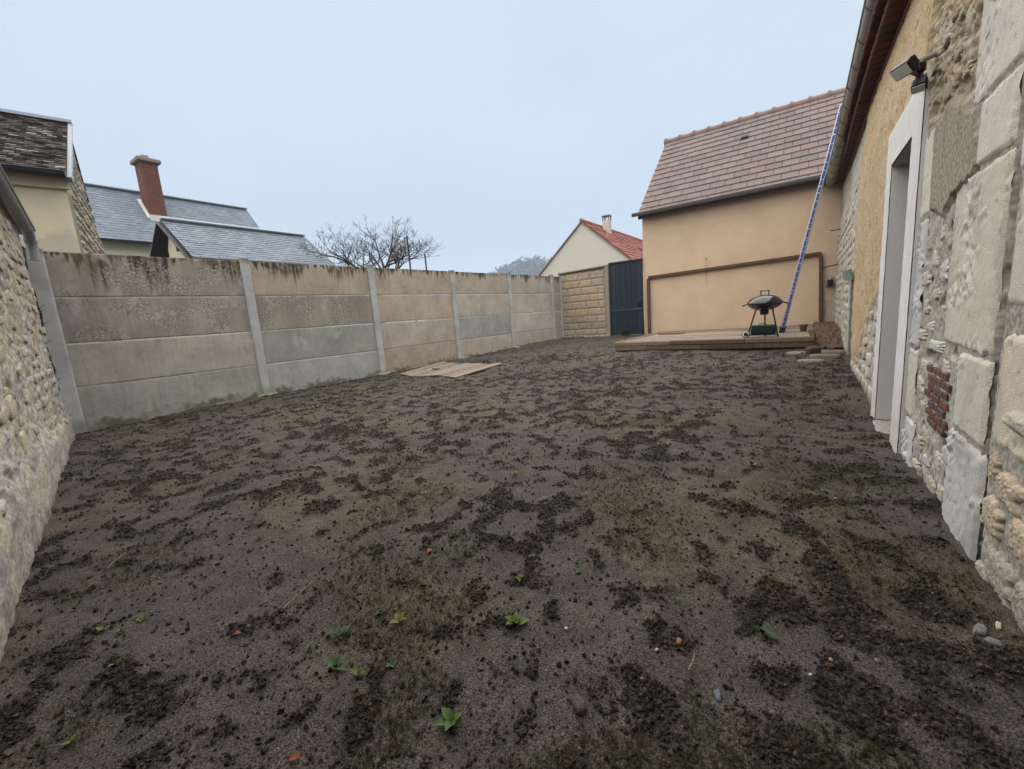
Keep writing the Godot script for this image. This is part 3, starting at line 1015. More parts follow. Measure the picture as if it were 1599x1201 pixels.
# ------------------------------------------------------------------ the rendered house that closes the yard
func build_end_house() -> void:
	var t := thing("rendered_house", Vector3(-1.0, 0.1, -13.0), "cream rendered house with brown tiled roof behind the wooden deck", "house")
	var z0 := -11.5
	var cream := Color(.61, .455, .315)
	var fn := func(x: float, y: float) -> Array:
		var f := nb.get_noise_2d(x * 5.0, y * 5.0)
		var f2 := nb.get_noise_2d(x * 0.9 + 5.0, y * 0.9)
		var k := 1.0 + 0.10 * f2 + 0.04 * f
		var c := Color(cream.r * k, cream.g * k, cream.b * k)
		# damp grey patch by the stone building, splash marks along the foot
		c = c.lerp(Color(.40, .35, .29), ss(0.12, -0.25, Vector2(maxf(0.52 - x, 0.0) * 1.4, maxf(y - 0.62, 0.0)).length() - 0.25 + f * 0.30) * 0.65)
		var rust := ss(0.035, 0.0, absf(x + 1.95 + f * 0.01)) * ss(1.93, 1.75, absf(y - 1.6) + 1.6 + f * 0.1)
		c = c.lerp(Color(.46, .22, .08), rust * 0.65)
		return [f * 0.002 + f2 * 0.004, c]
	var place := func(x: float, y: float, h: float) -> Vector3:
		return Vector3(x, y, z0 + h)
	var g := G.new()
	sheet(g, -3.5, 0.72, 0.0, 3.22, 0.025, fn, place, Vector3.BACK)
	g.box(Vector3(-0.25, 1.6, -14.28), Vector3(6.48, 3.2, 5.5), cream)
	g.prism([Vector3(-3.49, 3.2, -11.55), Vector3(-3.49, 3.2, -17.0), Vector3(-3.49, 5.68, -14.3)], Vector3(6.4, 0, 0), cream)
	part(t, "wall", g, M.render_)
	# the shallow timber frame on the facade
	var fr := Color(.155, .10, .062)
	var corner := [Vector2(-3.36, 1.655), Vector2(0.325, 1.745), Vector2(0.375, 0.20), Vector2(-3.36, 0.14)]
	for k in 4:
		var a: Vector2 = corner[k]
		var b: Vector2 = corner[(k + 1) % 4]
		var f := G.new()
		var cut := (b - a).normalized() * (0.035 if k % 2 == 1 else 0.0)
		f.bar(Vector3(a.x + cut.x, a.y + cut.y, z0 + 0.045), Vector3(b.x - cut.x, b.y - cut.y, z0 + 0.045), 0.07, 0.085, fr, Vector3.BACK, 0.006)
		part(t, "facade_frame", f, M.wood_x if k % 2 == 0 else M.wood_y)
	# roof: boards, then one tile after another
	var ex := Vector3(-3.56, 3.24, -11.30)
	var up := (Vector3(-3.56, 5.81, -14.30) - ex)
	var sl := up.length()
	up = up.normalized()
	var nrm := Vector3(1, 0, 0).cross(up) * -1.0
	if nrm.y < 0: nrm = -nrm
	g = G.new()
	g.prism([ex - nrm * 0.10, ex - nrm * 0.03, ex + up * sl - nrm * 0.03, ex + up * sl - nrm * 0.10], Vector3(6.5, 0, 0), Color(.12, .08, .06))
	var bk := Vector3(-3.56, 5.81, -14.30)
	g.prism([bk, bk + Vector3(0, -2.6, -3.0), bk + Vector3(0, -2.68, -3.0), bk + Vector3(0, -0.08, 0)], Vector3(6.5, 0, 0), Color(.15, .09, .075))
	var roof := part(t, "roof", g, M.tile)
	var tm := []
	for k in 6:
		var c: Color = [Color(.172, .132, .122), Color(.158, .122, .114), Color(.186, .144, .132), Color(.148, .114, .107), Color(.168, .134, .126), Color(.178, .130, .116)][k]
		var b := G.new()
		b.box(Vector3.ZERO, Vector3(0.322, 0.030, 0.335), c, Basis.IDENTITY, 0.006)
		tm.append(b.mesh())
	var rows := 14
	var ep := sl / rows
	var tb := Basis(Vector3(1, 0, 0), nrm, Vector3(1, 0, 0).cross(nrm)).rotated(Vector3(1, 0, 0), -0.085)
	for r in rows:
		var off := 0.0 if r % 2 == 0 else 0.164
		for k in 15:
			var x := -3.56 + 0.164 + off + k * 0.328
			if x > 1.2: continue
			piece(roof, "roof_tile", tm[rng.randi() % 6], M.tile, Transform3D(tb.rotated(nrm, rng.randf_range(-0.006, 0.006)), Vector3(x, 0, 0) + Vector3(0, ex.y, ex.z) + up * (ep * (r + 0.42)) + nrm * (0.006 + rng.randf() * 0.003)))
		if off > 0.0:
			var b := G.new()
			b.box(Vector3.ZERO, Vector3(0.158, 0.024, 0.335), Color(.22, .145, .12), Basis.IDENTITY, 0.006)
			piece(roof, "roof_tile", b.mesh(), M.tile, Transform3D(tb, Vector3(-3.56 + 0.082, ex.y, ex.z) + up * (ep * (r + 0.42)) + nrm * 0.007))
	for k in 14:
		var b := G.new()
		var x := -3.60 + k * 0.40
		b.tube([Vector3(x, 5.81, -14.30), Vector3(x + 0.05, 5.81, -14.30), Vector3(x + 0.06, 5.80, -14.30), Vector3(x + 0.42, 5.80, -14.30)], [0.125, 0.125, 0.10, 0.095], 12, Color(.25, .17, .145))
		part(roof, "ridge_tile", b, M.tile)
	# small vent tile
	g = G.new()
	g.box(Vector3(-1.35, 0, 0) + Vector3(0, ex.y, ex.z) + up * (sl * 0.70) + nrm * 0.045, Vector3(0.16, 0.05, 0.10), Color(.03, .025, .025), tb, 0.01)
	part(roof, "vent", g, M.tile)
	g = G.new()
	half_pipe(g, Vector3(-3.66, 3.27, -11.20), Vector3(1.1, 3.28, -11.20), 0.07, Vector3.BACK, Color(.20, .20, .20))
	g.box(Vector3(-1.2, 3.21, -11.36), Vector3(4.7, 0.13, 0.05), Color(.12, .08, .065))
	part(t, "gutter", g, M.zinc)
	g = G.new()
	g.tube([Vector3(-1.95, 1.95, z0), Vector3(-1.95, 1.95, z0 + 0.10)], [0.012, 0.012], 8, Color(.25, .13, .07))
	part(t, "rusty_pin", g, M.bark)

# ------------------------------------------------------------------ block wall and gate
func build_block_wall_and_gate() -> void:
	var t := thing("block_wall", Vector3(-5.2, 0.1, -11.6), "weathered tan block wall with mortar joints between concrete fence and dark gate", "wall")
	var z := -11.5
	var g := G.new()
	var fn := func(x: float, y: float) -> Array:
		var f := nb.get_noise_2d(x * 8.0, y * 8.0)
		var k := 1.0 + 0.3 * f
		return [f * 0.006, Color(.40 * k, .34 * k, .265 * k)]
	var place := func(x: float, y: float, h: float) -> Vector3:
		return Vector3(x, y, z - 0.012 + h)
	sheet(g, -6.02, -4.46, 0.02, 2.06, 0.03, fn, place, Vector3.BACK)
	g.box(Vector3(-5.24, 1.03, z - 0.13), Vector3(1.58, 2.08, 0.22), Color(.38, .32, .25))
	part(t, "mortar", g, M.rubble)
	var y := 0.20
	var hs := [0.17, 0.19, 0.20, 0.21, 0.21, 0.20, 0.21, 0.21, 0.21]
	for r in 9:
		var x: float = -6.0 + [0.0, -0.16, 0.02, -0.25, 0.0, -0.12, -0.2, -0.05, -0.22][r]
		while x < -4.62:
			var w := rng.randf_range(0.30, 0.50)
			var x0 := maxf(x, -6.0)
			var x1 := minf(x + w, -4.60)
			if x1 - x0 > 0.05:
				var tone := Color(.53, .41, .265).lerp(Color(.45, .375, .285), rng.randf())
				if r < 3: tone = Color(.40, .315, .225).lerp(Color(.48, .41, .33), rng.randf())
				var b := G.new()
				var w0 := x1 - x0 - 0.018
				var h0: float = hs[r] - 0.018
				var bf := func(a: float, c: float) -> Array:
					var f := nb.get_noise_2d((x0 + a) * 9.0, (y + c) * 9.0)
					var k := 1.0 + 0.30 * f + 0.15 * nb.get_noise_2d((x0 + a) * 30.0, (y + c) * 30.0)
					var e := minf(minf(a, w0 - a), minf(c, h0 - c)) + f * 0.008
					return [0.014 * ss(-0.004, 0.014, e) + f * 0.004 - 0.006, Color(tone.r * k, tone.g * k, tone.b * k)]
				var bp := func(a: float, c: float, h: float) -> Vector3:
					return Vector3(x0 + 0.009 + a, y + 0.009 + c, z + h)
				sheet(b, 0.0, w0, 0.0, h0, 0.024, bf, bp, Vector3.BACK)
				part(t, "block", b, M.stone)
			x += w
		y += hs[r]
	g = G.new()
	g.box(Vector3(-4.52, 1.06, z + 0.0), Vector3(0.12, 2.08, 0.10), Color(.36, .31, .25), Basis.IDENTITY, 0.015)
	part(t, "pillar", g, M.rubble)
	g = G.new()
	g.bar(Vector3(-6.05, 2.055, z - 0.1), Vector3(-4.46, 2.105, z - 0.1), 0.06, 0.30, Color(.22, .19, .15), Vector3.BACK, 0.02)
	part(t, "coping", g, M.rubble)
	for k in 9:
		var s := stone_mesh(rng.randf_range(0.12, 0.24), rng.randf_range(0.07, 0.12), 0.05, Color(.44, .37, .28))
		piece(t, "footing_stone", s.mesh(), M.stone, Transform3D(Basis.IDENTITY, Vector3(-5.92 + k * 0.17, 0.145 + rng.randf_range(-0.015, 0.015), z + 0.01)))
	# gate
	var gt := thing("metal_gate", Vector3(-3.98, 0.15, -11.47), "dark blue sheet metal gate with cross rail and latch beside the cream house", "gate")
	var blue := Color(.015, .022, .032)
	for k in 6:
		var p := G.new()
		p.box(Vector3(-4.345 + k * 0.148, 1.165, z + 0.02), Vector3(0.144, 1.93, 0.012), blue.lerp(Color(.022, .030, .041), rng.randf()), Basis(Vector3.UP, rng.randf_range(-0.02, 0.02)), 0.003)
		part(gt, "sheet_panel", p, M.paint)
	var bp2 := G.new()
	bp2.box(Vector3(-3.98, 1.165, z + 0.006), Vector3(0.86, 1.96, 0.008), blue)
	part(gt, "backing_sheet", bp2, M.paint)
	for q in [[-4.43, 1.165, 0.05, 2.02], [-3.535, 1.165, 0.05, 2.02]]:
		var p := G.new()
		p.box(Vector3(q[0], q[1], z + 0.025), Vector3(q[2], q[3], 0.05), blue, Basis.IDENTITY, 0.004)
		part(gt, "stile", p, M.paint)
	for yy in [2.15, 0.85, 0.20]:
		var p := G.new()
		p.box(Vector3(-3.98, yy, z + 0.04), Vector3(0.84, 0.045, 0.035), Color(.05, .055, .06) if yy == 0.85 else blue, Basis.IDENTITY, 0.004)
		var o := part(gt, "rail", p, M.paint)
		if yy == 0.85: o.set_meta("label", "worn cross rail with scuffed paint")
	var la := G.new()
	la.box(Vector3(-3.60, 1.02, z + 0.055), Vector3(0.09, 0.14, 0.04), Color(.015, .016, .02), Basis.IDENTITY, 0.006)
	la.tube([Vector3(-3.60, 1.06, z + 0.08), Vector3(-3.60, 1.06, z + 0.11), Vector3(-3.70, 1.06, z + 0.11)], [0.010, 0.010, 0.010], 8, Color(.03, .03, .03))
	part(gt, "latch", la, M.plastic)

# ------------------------------------------------------------------ deck
func build_deck() -> void:
	var t := thing("wooden_deck", Vector3(-1.4, 0.09, -8.9), "low weathered timber deck with heavy edge beams in front of the cream house", "deck")
	var c1 := Color(.165, .112, .075)
	var g := G.new()
	var cut := [-3.0, -2.35, -1.42, -0.62, 0.19]
	for k in 4:
		g = G.new()
		var cc: Color = [Color(.25, .175, .12), Color(.20, .135, .088), Color(.13, .088, .06), Color(.17, .12, .085)][k]
		g.box(Vector3((cut[k] + cut[k + 1]) * .5, 0.128 + 0.004 * (k % 2), -7.92 - 0.006 * (k % 2)), Vector3(cut[k + 1] - cut[k] - 0.006, 0.080, 0.075), cc, Basis(Vector3(0, 0, 1), [0.004, -0.006, 0.003, -0.003][k]), 0.008)
		part(t, "edge_beam", g, M.wood_x)
	for k in 3:
		g = G.new()
		var e0: float = [-3.0, -1.95, -0.75][k]
		var e1: float = [-1.955, -0.755, 0.19][k]
		g.box(Vector3((e0 + e1) * .5, 0.210 + 0.003 * k, -7.92), Vector3(e1 - e0, 0.076, 0.085), [Color(.28, .20, .14), Color(.16, .11, .075), Color(.235, .17, .12)][k], Basis(Vector3(0, 0, 1), [0.002, -0.003, 0.003][k]), 0.010)
		part(t, "edge_beam", g, M.wood_x)
	g = G.new()
	g.bar(Vector3(-2.97, 0.185, -7.97), Vector3(-2.80, 0.185, -10.3), 0.09, 0.15, Color(.30, .225, .16), Vector3.UP, 0.010)
	part(t, "edge_beam", g, M.wood_z)
	g = G.new()
	g.bar(Vector3(0.165, 0.165, -7.98), Vector3(0.20, 0.165, -9.75), 0.05, 0.12, c1, Vector3.UP, 0.008)
	part(t, "edge_beam", g, M.wood_z)
	for k in 14:
		var p := G.new()
		var z := -8.05 - k * 0.140
		var x0 := -2.90 + k * 0.012
		var x1 := 0.13 + rng.randf_range(-0.015, 0.015)
		var mid := rng.randf_range(-2.0, -0.7)
		for e in [[x0, mid - 0.003], [mid + 0.003, x1]]:
			p = G.new()
			var tone := Color(.52, .425, .325).lerp(Color(.25, .195, .145), rng.randf())
			p.box(Vector3((e[0] + e[1]) * .5, 0.232 + rng.randf_range(-0.004, 0.004), z), Vector3(e[1] - e[0], 0.028, 0.124), tone, Basis(Vector3(0, 0, 1), rng.randf_range(-0.003, 0.003)), 0.004)
			part(t, "plank", p, M.wood_x)
	g = G.new()
	for k in 6: g.box(Vector3(-2.6 + k * 0.53, 0.15, -8.92), Vector3(0.06, 0.12, 1.85), Color(.10, .07, .05))
	part(t, "joists", g, M.wood_z)
	# old board and soil bank behind the deck
	var s := thing("concrete_kerb", Vector3(-1.2, 0.1, -10.8), "low mossy concrete strip between the deck and the cream house", "kerb")
	g = G.new()
	g.box(Vector3(-1.35, 0.12, -10.85), Vector3(3.5, 0.20, 1.25), Color(.27, .215, .16), Basis.IDENTITY, 0.02)
	part(s, "strip", g, M.rubble)

# ------------------------------------------------------------------ neighbours over the fence
# courses of lapped slates or tiles from the eave corner o, along a, up the slope b
func courses(g: G, o: Vector3, a: Vector3, b: Vector3, length: float, slope: float, w: float, e: float, lift: float, tones: Array, wob := 0.0) -> void:
	var nn := a.cross(b).normalized()
	if nn.y < 0: nn = -nn
	var rows := int(ceil(slope / e))
	var r2 := RandomNumberGenerator.new()
	r2.seed = 3 + rows
	for r in rows:
		var s := -(w * 0.5 if r % 2 == 1 else 0.0)
		while s < length:
			var s0 := clampf(s + 0.004, 0.0, length)
			var s1 := clampf(s + w - 0.004, 0.0, length)
			s += w
			if s1 - s0 < 0.02: continue
			var c: Color = tones[r2.randi() % tones.size()]
			c = c.lerp(tones[r2.randi() % tones.size()], r2.randf() * 0.5)
			var l := lift * (1.0 + r2.randf_range(-0.3, 0.3) + r2.randf() * wob)
			var y0 := e * r
			var y1 := minf(e * (r + 1.0) + 0.02, slope)
			var p0 := o + a * s0 + b * y0 + nn * l
			var p1 := o + a * s1 + b * y0 + nn * (l + r2.randf_range(-0.3, 0.3) * lift)
			var p2 := o + a * s1 + b * y1 + nn * 0.001
			var p3 := o + a * s0 + b * y1 + nn * 0.001
			g.poly([p0, p1, p2, p3], nn, c)
			g.poly([p0, p1, o + a * s1 + b * y0, o + a * s0 + b * y0], -b, c)

func build_neighbours() -> void:
	# house with a mossy roof and a rubble gable
	var P := Vector3(-9.34, 0, -1.83)
	var an := deg_to_rad(16.0)
	var b := Vector3(-sin(an), 0, cos(an))
	var gd := Vector3(-cos(an), 0, -sin(an))
	var out := -gd
	var t := thing("stone_gable_house", P, "beige rendered house with mossy tile roof and rubble stone gable beyond the fence", "house")
	var ey := 3.52
	var ry := 5.02
	var beige := Color(.62, .535, .38)
	var fn := func(u: float, y: float) -> Array:
		var f := nb.get_noise_2d(u * 3.0, y * 3.0)
		var c := beige
		var k := 1.0 + 0.07 * f + 0.04 * nb.get_noise_2d(u * 14.0, y * 14.0)
		c = c.lerp(Color(.50, .43, .345), ss(2.62, 2.50, y + f * 0.22 - 0.12 * ss(1.2, 0.5, absf(u - 0.9))) * 0.9)
		return [0.0, Color(c.r * k, c.g * k, c.b * k)]
	var place := func(u: float, y: float, h: float) -> Vector3:
		return P + b * u + Vector3(0, y, 0) + out * (h + 0.003)
	var g := G.new()
	sheet(g, 0.0, 3.2, 1.2, ey, 0.03, fn, place, out)
	g.prism([P, P + gd * 4.0, P + gd * 4.0 + b * 5.0, P + b * 5.0], Vector3(0, 3.35, 0), beige)
	part(t, "wall", g, M.render_)
	g = G.new()
	g.box(P + b * 2.45 + Vector3(0, ey - 0.10, 0) + out * 0.03, Vector3(0.06, 0.20, 5.0), beige, Basis(out, Vector3.UP, b), 0.01)
	part(t, "cornice", g, M.render_)
	# gable: mortar ground with lapped field stones
	var apex := P + gd * 2.05 + Vector3(0, ry, 0)
	var rear := P + gd * 4.3
	g = G.new()
	g.prism([P + gd * 0.02, P + gd * 0.02 + Vector3(0, ey, 0), apex - Vector3(0, 0.05, 0), rear + Vector3(0, 3.10, 0), rear], b * 0.3, Color(.56, .50, .41))
	part(t, "gable", g, M.rubble)
	g = G.new()
	var gn := -b
	var r2 := RandomNumberGenerator.new()
	r2.seed = 9
	var y := 1.7
	while y < 5.0:
		var s := r2.randf_range(0.35, 0.5) if y < ey else 0.1
		while s < 4.2:
			var w := r2.randf_range(0.18, 0.42)
			var top := minf(ey + (ry - ey) * s / 2.05, ry - (ry - 3.1) * (s - 2.05) / 2.25) - 0.12
			if y < top:
				var c: Color = [Color(.64, .57, .46), Color(.56, .48, .375), Color(.62, .57, .49), Color(.44, .37, .29)][r2.randi() % 4]
				g.box(P + gd * (s + w * .5) + Vector3(0, y, 0) + gn * r2.randf_range(-0.025, -0.008), Vector3(w * r2.randf_range(0.7, 0.95), r2.randf_range(0.07, 0.14), 0.09), c, Basis(gd, Vector3.UP, gd.cross(Vector3.UP)).rotated(gn, r2.randf_range(-0.14, 0.14)), 0.03)
			s += w
		y += 0.155
	var gs := part(t, "gable_stones", g, M.stone)
	gs.set_meta("kind", "stuff")
	# roof slope facing the yard
	var e0 := P + Vector3(0, ey + 0.02, 0) + out * 0.14 - b * 0.05
	var up := (apex - b * 0.05 - e0)
	up = (up - b * up.dot(b))
	var sl := up.length()
	up = up.normalized()
	g = G.new()
	g.prism([e0 - Vector3(0, 0.05, 0), e0 - Vector3(0, 0.01, 0), e0 + up * sl - Vector3(0, 0.01, 0), e0 + up * sl - Vector3(0, 0.06, 0)], b * 5.0, Color(.10, .08, .07))
	var rr := rear + Vector3(0, 3.02, 0) + gd * 0.12
	g.prism([e0 + up * sl + Vector3(0, 0.03, 0), rr, rr - Vector3(0, 0.10, 0), e0 + up * sl - Vector3(0, 0.07, 0)], b * 5.0 , Color(.075, .05, .055))
	var roof := part(t, "roof", g, M.tile)
	g = G.new()
	courses(g, e0, b, up, 4.9, sl, 0.12, 0.085, 0.020, [Color(.115, .085, .066), Color(.17, .135, .105), Color(.075, .058, .048), Color(.10, .078, .062), Color(.36, .34, .29), Color(.24, .215, .175), Color(.42, .40, .35)], 0.9)
	var ts := part(roof, "tiles", g, M.moss_tile)
	ts.set_meta("kind", "stuff")
	g = G.new()
	g.bar(e0 + up * sl - b * 0.06 + Vector3(0, 0.04, 0), e0 + up * sl + b * 5.0 + Vector3(0, 0.04, 0), 0.16, 0.05, Color(.34, .38, .43), Vector3.UP)
	g.bar(e0 - b * 0.03 - Vector3(0, 0.10, 0), e0 + up * sl - b * 0.03, 0.05, 0.08, Color(.26, .29, .31), out)
	part(roof, "zinc_flashing", g, M.zinc)
	g = G.new()
	half_pipe(g, e0 + out * 0.07 - Vector3(0, 0.02, 0), e0 + out * 0.07 + b * 5.0 - Vector3(0, 0.02, 0), 0.075, out, Color(.045, .045, .05))
	part(t, "gutter", g, M.zinc)
	# slate-roofed house with a brick chimney: ridge along z
	var e := func(x: float, yy: float, z: float, sc: float) -> Vector3:
		return Vector3(x * sc, 0.9 + (yy - 0.9) * sc, z * sc)
	var slate := [Color(.165, .195, .235), Color(.14, .168, .205), Color(.19, .22, .26), Color(.155, .18, .215)]
	var r0: Vector3 = e.call(-16.0, 5.25, -7.57, 1.30)
	var r1: Vector3 = e.call(-16.0, 5.25, -3.0, 1.30)
	var ea: Vector3 = e.call(-14.45, 3.60, -7.57, 1.30)
	t = thing("slate_roof_house", Vector3(r0.x, 0, -7.0), "cream house with long blue grey slate roof and red brick chimney", "house")
	g = G.new()
	g.prism([Vector3(ea.x - 0.25, 0, r0.z + 0.15), Vector3(ea.x - 0.25, ea.y - 0.05, r0.z + 0.15), Vector3(r0.x, r0.y - 0.12, r0.z + 0.15), Vector3(2 * r0.x - ea.x + 0.25, ea.y - 0.05, r0.z + 0.15), Vector3(2 * r0.x - ea.x + 0.25, 0, r0.z + 0.15)], Vector3(0, 0, r1.z - r0.z - 0.2), Color(.66, .60, .47))
	part(t, "wall", g, M.render_)
	g = G.new()
	var us := (r0 - ea).normalized()
	g.prism([ea - Vector3(0, 0.06, 0), ea - Vector3(0, 0.01, 0), r0 - Vector3(0, 0.01, 0), r0 - Vector3(0, 0.08, 0)], Vector3(0, 0, r1.z - r0.z), Color(.12, .13, .15))
	var bl := Vector3(2 * r0.x - ea.x, ea.y, r0.z)
	g.prism([r0, bl, bl - Vector3(0, 0.06, 0), r0 - Vector3(0, 0.06, 0)], Vector3(0, 0, r1.z - r0.z), Color(.12, .13, .15))
	roof = part(t, "roof", g, M.slate)
	g = G.new()
	courses(g, ea, Vector3(0, 0, 1), us, r1.z - r0.z, r0.distance_to(ea), 0.22, 0.145, 0.010, slate)
	part(roof, "slates", g, M.slate).set_meta("kind", "stuff")
	g = G.new()
	g.bar(r0 + Vector3(0, 0.05, 0), r1 + Vector3(0, 0.05, 0), 0.22, 0.07, Color(.42, .46, .50), Vector3.UP, 0.02)
	part(roof, "ridge_cap", g, M.zinc)
	g = G.new()
	half_pipe(g, ea + Vector3(0.05, -0.02, 0), ea + Vector3(0.05, -0.02, r1.z - r0.z), 0.07, Vector3.RIGHT, Color(.08, .085, .09))
	part(t, "gutter", g, M.zinc)
	# chimney, brick by brick in four faces
	var cc: Vector3 = e.call(-15.42, 0, -4.78, 1.30)
	var cw := Vector2(0.62, 0.50)
	var cy0 := 5.55
	var cy1 := 7.42
	g = G.new()
	g.box(Vector3(cc.x, (cy0 + cy1) * .5, cc.z), Vector3(cw.x - 0.02, cy1 - cy0, cw.y - 0.02), Color(.30, .25, .21))
	var ch := part(t, "chimney", g, M.brick)
	var nr := 24
	var rh := (cy1 - cy0) / nr
	for r in nr:
		for k in 3:
			var bm := G.new()
			var tone := Color(.27, .10, .07).lerp(Color(.20, .085, .065), rng.randf())
			var bw := cw.y / 2.5
			var z := cc.z - cw.y * .5 + bw * (k + (0.5 if r % 2 == 0 else 0.0))
			var z0 := maxf(z - bw * .5, cc.z - cw.y * .5)
			var z1 := minf(z + bw * .5, cc.z + cw.y * .5)
			if z1 - z0 < 0.03: continue
			bm.box(Vector3(cc.x + cw.x * .5 - 0.03, cy0 + rh * (r + .5), (z0 + z1) * .5), Vector3(0.07, rh - 0.012, z1 - z0 - 0.012), tone, Basis.IDENTITY, 0.004)
			part(ch, "brick", bm, M.brick)
		for k in 3:
			var bm := G.new()
			var tone := Color(.27, .10, .07).lerp(Color(.20, .085, .065), rng.randf())
			var bw := cw.x / 3.0
			bm.box(Vector3(cc.x - cw.x * .5 + bw * (k + .5) - (0.03 if k == 2 else 0.0), cy0 + rh * (r + .5), cc.z + cw.y * .5 - 0.005), Vector3(bw - 0.012 - (0.06 if k == 2 else 0.0), rh - 0.012, 0.03), tone, Basis.IDENTITY, 0.004)
			part(ch, "brick", bm, M.brick)
	g = G.new()
	g.box(Vector3(cc.x, cy1 + 0.07, cc.z), Vector3(cw.x + 0.20, 0.15, cw.y + 0.22), Color(.33, .27, .23), Basis.IDENTITY, 0.03)
	part(ch, "chimney_cap", g, M.stone)
	g = G.new()
	g.lathe(Vector3(cc.x, cy1 + 0.14, cc.z), [Vector2(0.15, 0), Vector2(0.13, 0.16), Vector2(0.10, 0.16), Vector2(0.10, 0.05), Vector2(0, 0.05)], 12, Color(.30, .22, .18))
	part(ch, "chimney_pot", g, M.brick)
	g = G.new()
	var fl := Vector3(cc.x, 0, cc.z)
	var fy := func(x: float) -> float: return ea.y + (r0.y - ea.y) * (x - ea.x) / (r0.x - ea.x)
	var xa := cc.x + cw.x * .5 + 0.04
	g.box(Vector3(xa, fy.call(xa) + 0.07, cc.z), Vector3(0.05, 0.22, cw.y + 0.12), Color(.66, .66, .64))
	var zb := cc.z + cw.y * .5 + 0.035
	g.bar(Vector3(xa, fy.call(xa) + 0.05, zb), Vector3(cc.x - cw.x * .5 - 0.1, fy.call(cc.x - cw.x * .5 - 0.1) + 0.05, zb), 0.03, 0.16, Color(.64, .63, .60), Vector3.BACK)
	part(ch, "flashing", g, M.plaster)
	# lower slate-roofed wing with an open gable
	r0 = e.call(-12.0, 3.65, -7.15, 1.12)
	r1 = e.call(-12.0, 3.65, -3.78, 1.12)
	ea = e.call(-10.64, 2.66, -7.15, 1.12)
	t = thing("slate_roof_wing", Vector3(r0.x, 0, -6.0), "low wing with slate roof, dark bargeboards and cream gable just behind the fence", "building")
	var half := ea.x - r0.x
	g = G.new()
	g.prism([Vector3(r0.x + half * 0.72, 0, r1.z - 0.16), Vector3(r0.x + half * 0.72, ea.y + 0.18, r1.z - 0.16), Vector3(r0.x, r0.y - 0.12, r1.z - 0.16), Vector3(r0.x - half * 0.25, ea.y + 0.45, r1.z - 0.16), Vector3(r0.x - half * 0.25, 0, r1.z - 0.16)], Vector3(0, 0, r0.z - r1.z + 0.5), Color(.66, .57, .43))
	part(t, "wall", g, M.render_)
	us = (r0 - ea).normalized()
	g = G.new()
	g.prism([ea - Vector3(0, 0.07, 0), ea - Vector3(0, 0.01, 0), r0 - Vector3(0, 0.01, 0), r0 - Vector3(0, 0.09, 0)], Vector3(0, 0, r1.z - r0.z), Color(.05, .045, .042))
	bl = Vector3(r0.x - half, ea.y, r0.z)
	g.prism([r0, bl, bl - Vector3(0, 0.07, 0), r0 - Vector3(0, 0.08, 0)], Vector3(0, 0, r1.z - r0.z), Color(.05, .045, .042))
	roof = part(t, "roof", g, M.slate)
	g = G.new()
	courses(g, ea, Vector3(0, 0, 1), us, r1.z - r0.z, r0.distance_to(ea), 0.20, 0.12, 0.010, slate)
	part(roof, "slates", g, M.slate).set_meta("kind", "stuff")
	g = G.new()
	g.bar(r0 + Vector3(0, 0.04, 0), r1 + Vector3(0, 0.04, 0), 0.20, 0.06, Color(.44, .48, .52), Vector3.UP, 0.02)
	part(roof, "ridge_cap", g, M.zinc)
	for sgn in [1.0, -1.0]:
		g = G.new()
		var foot := Vector3(r0.x + half * sgn, ea.y, r1.z + 0.012)
		g.bar(foot - Vector3(0, 0.10, 0), r1 + Vector3(0, -0.07, 0.012), 0.03, 0.17, Color(.035, .035, .04), Vector3.BACK)
		part(t, "bargeboard", g, M.paint)
	g = G.new()
	g.box(Vector3(r0.x + half * 0.50, ea.y + 0.30, r1.z - 0.08), Vector3(0.10, 0.14, 0.20), Color(.05, .04, .035))
	part(t, "purlin", g, M.wood_z)
	g = G.new()
	half_pipe(g, ea + Vector3(0.05, -0.03, 0), ea + Vector3(0.05, -0.03, r1.z - r0.z), 0.06, Vector3.RIGHT, Color(.30, .32, .34))
	part(t, "gutter", g, M.zinc)
	# gable house with a red tiled roof, beyond the block wall
	t = thing("red_roof_house", Vector3(-11.35, 0, -30), "pale cream gable house with red tiled roof beyond the block wall", "house")
	var cw2 := Color(.60, .555, .48)
	g = G.new()
	g.prism([Vector3(-15.3, 0, -25), Vector3(-15.3, 2.88, -25), Vector3(-11.35, 6.36, -25), Vector3(-7.4, 2.88, -25), Vector3(-7.4, 0, -25)], Vector3(0, 0, -14), cw2)
	part(t, "wall", g, M.render_)
	g = G.new()
	var pk := Vector3(-11.35, 6.42, -24.9)
	for sgn in [1.0, -1.0]:
		var ft := Vector3(-11.35 + 4.2 * sgn, 2.72, -24.9)
		g.prism([pk, pk - Vector3(0, 0.10, 0), ft - Vector3(0, 0.10, 0), ft], Vector3(0, 0, -14.2), Color(.26, .11, .08))
	roof = part(t, "roof", g, M.tile)
	g = G.new()
	var fr := Vector3(-11.35 + 4.2, 2.74, -39.1)
	var ur := (Vector3(-11.35, 6.44, -39.1) - fr)
	courses(g, fr, Vector3(0, 0, 1), ur.normalized(), 14.2, ur.length(), 0.24, 0.33, 0.045, [Color(.36, .125, .085), Color(.31, .115, .085), Color(.40, .15, .10), Color(.28, .11, .09)])
	part(roof, "tiles", g, M.tile).set_meta("kind", "stuff")
	g = G.new()
	g.tube([Vector3(-11.35, 6.45, -24.9), Vector3(-11.35, 6.45, -39.1)], [0.11, 0.11], 8, Color(.35, .13, .09))
	part(roof, "ridge", g, M.tile)
	g = G.new()
	g.box(Vector3(-10.88, 6.25, -28), Vector3(0.46, 1.0, 0.46), Color(.56, .50, .41), Basis.IDENTITY, 0.02)
	ch = part(t, "chimney", g, M.render_)
	g = G.new()
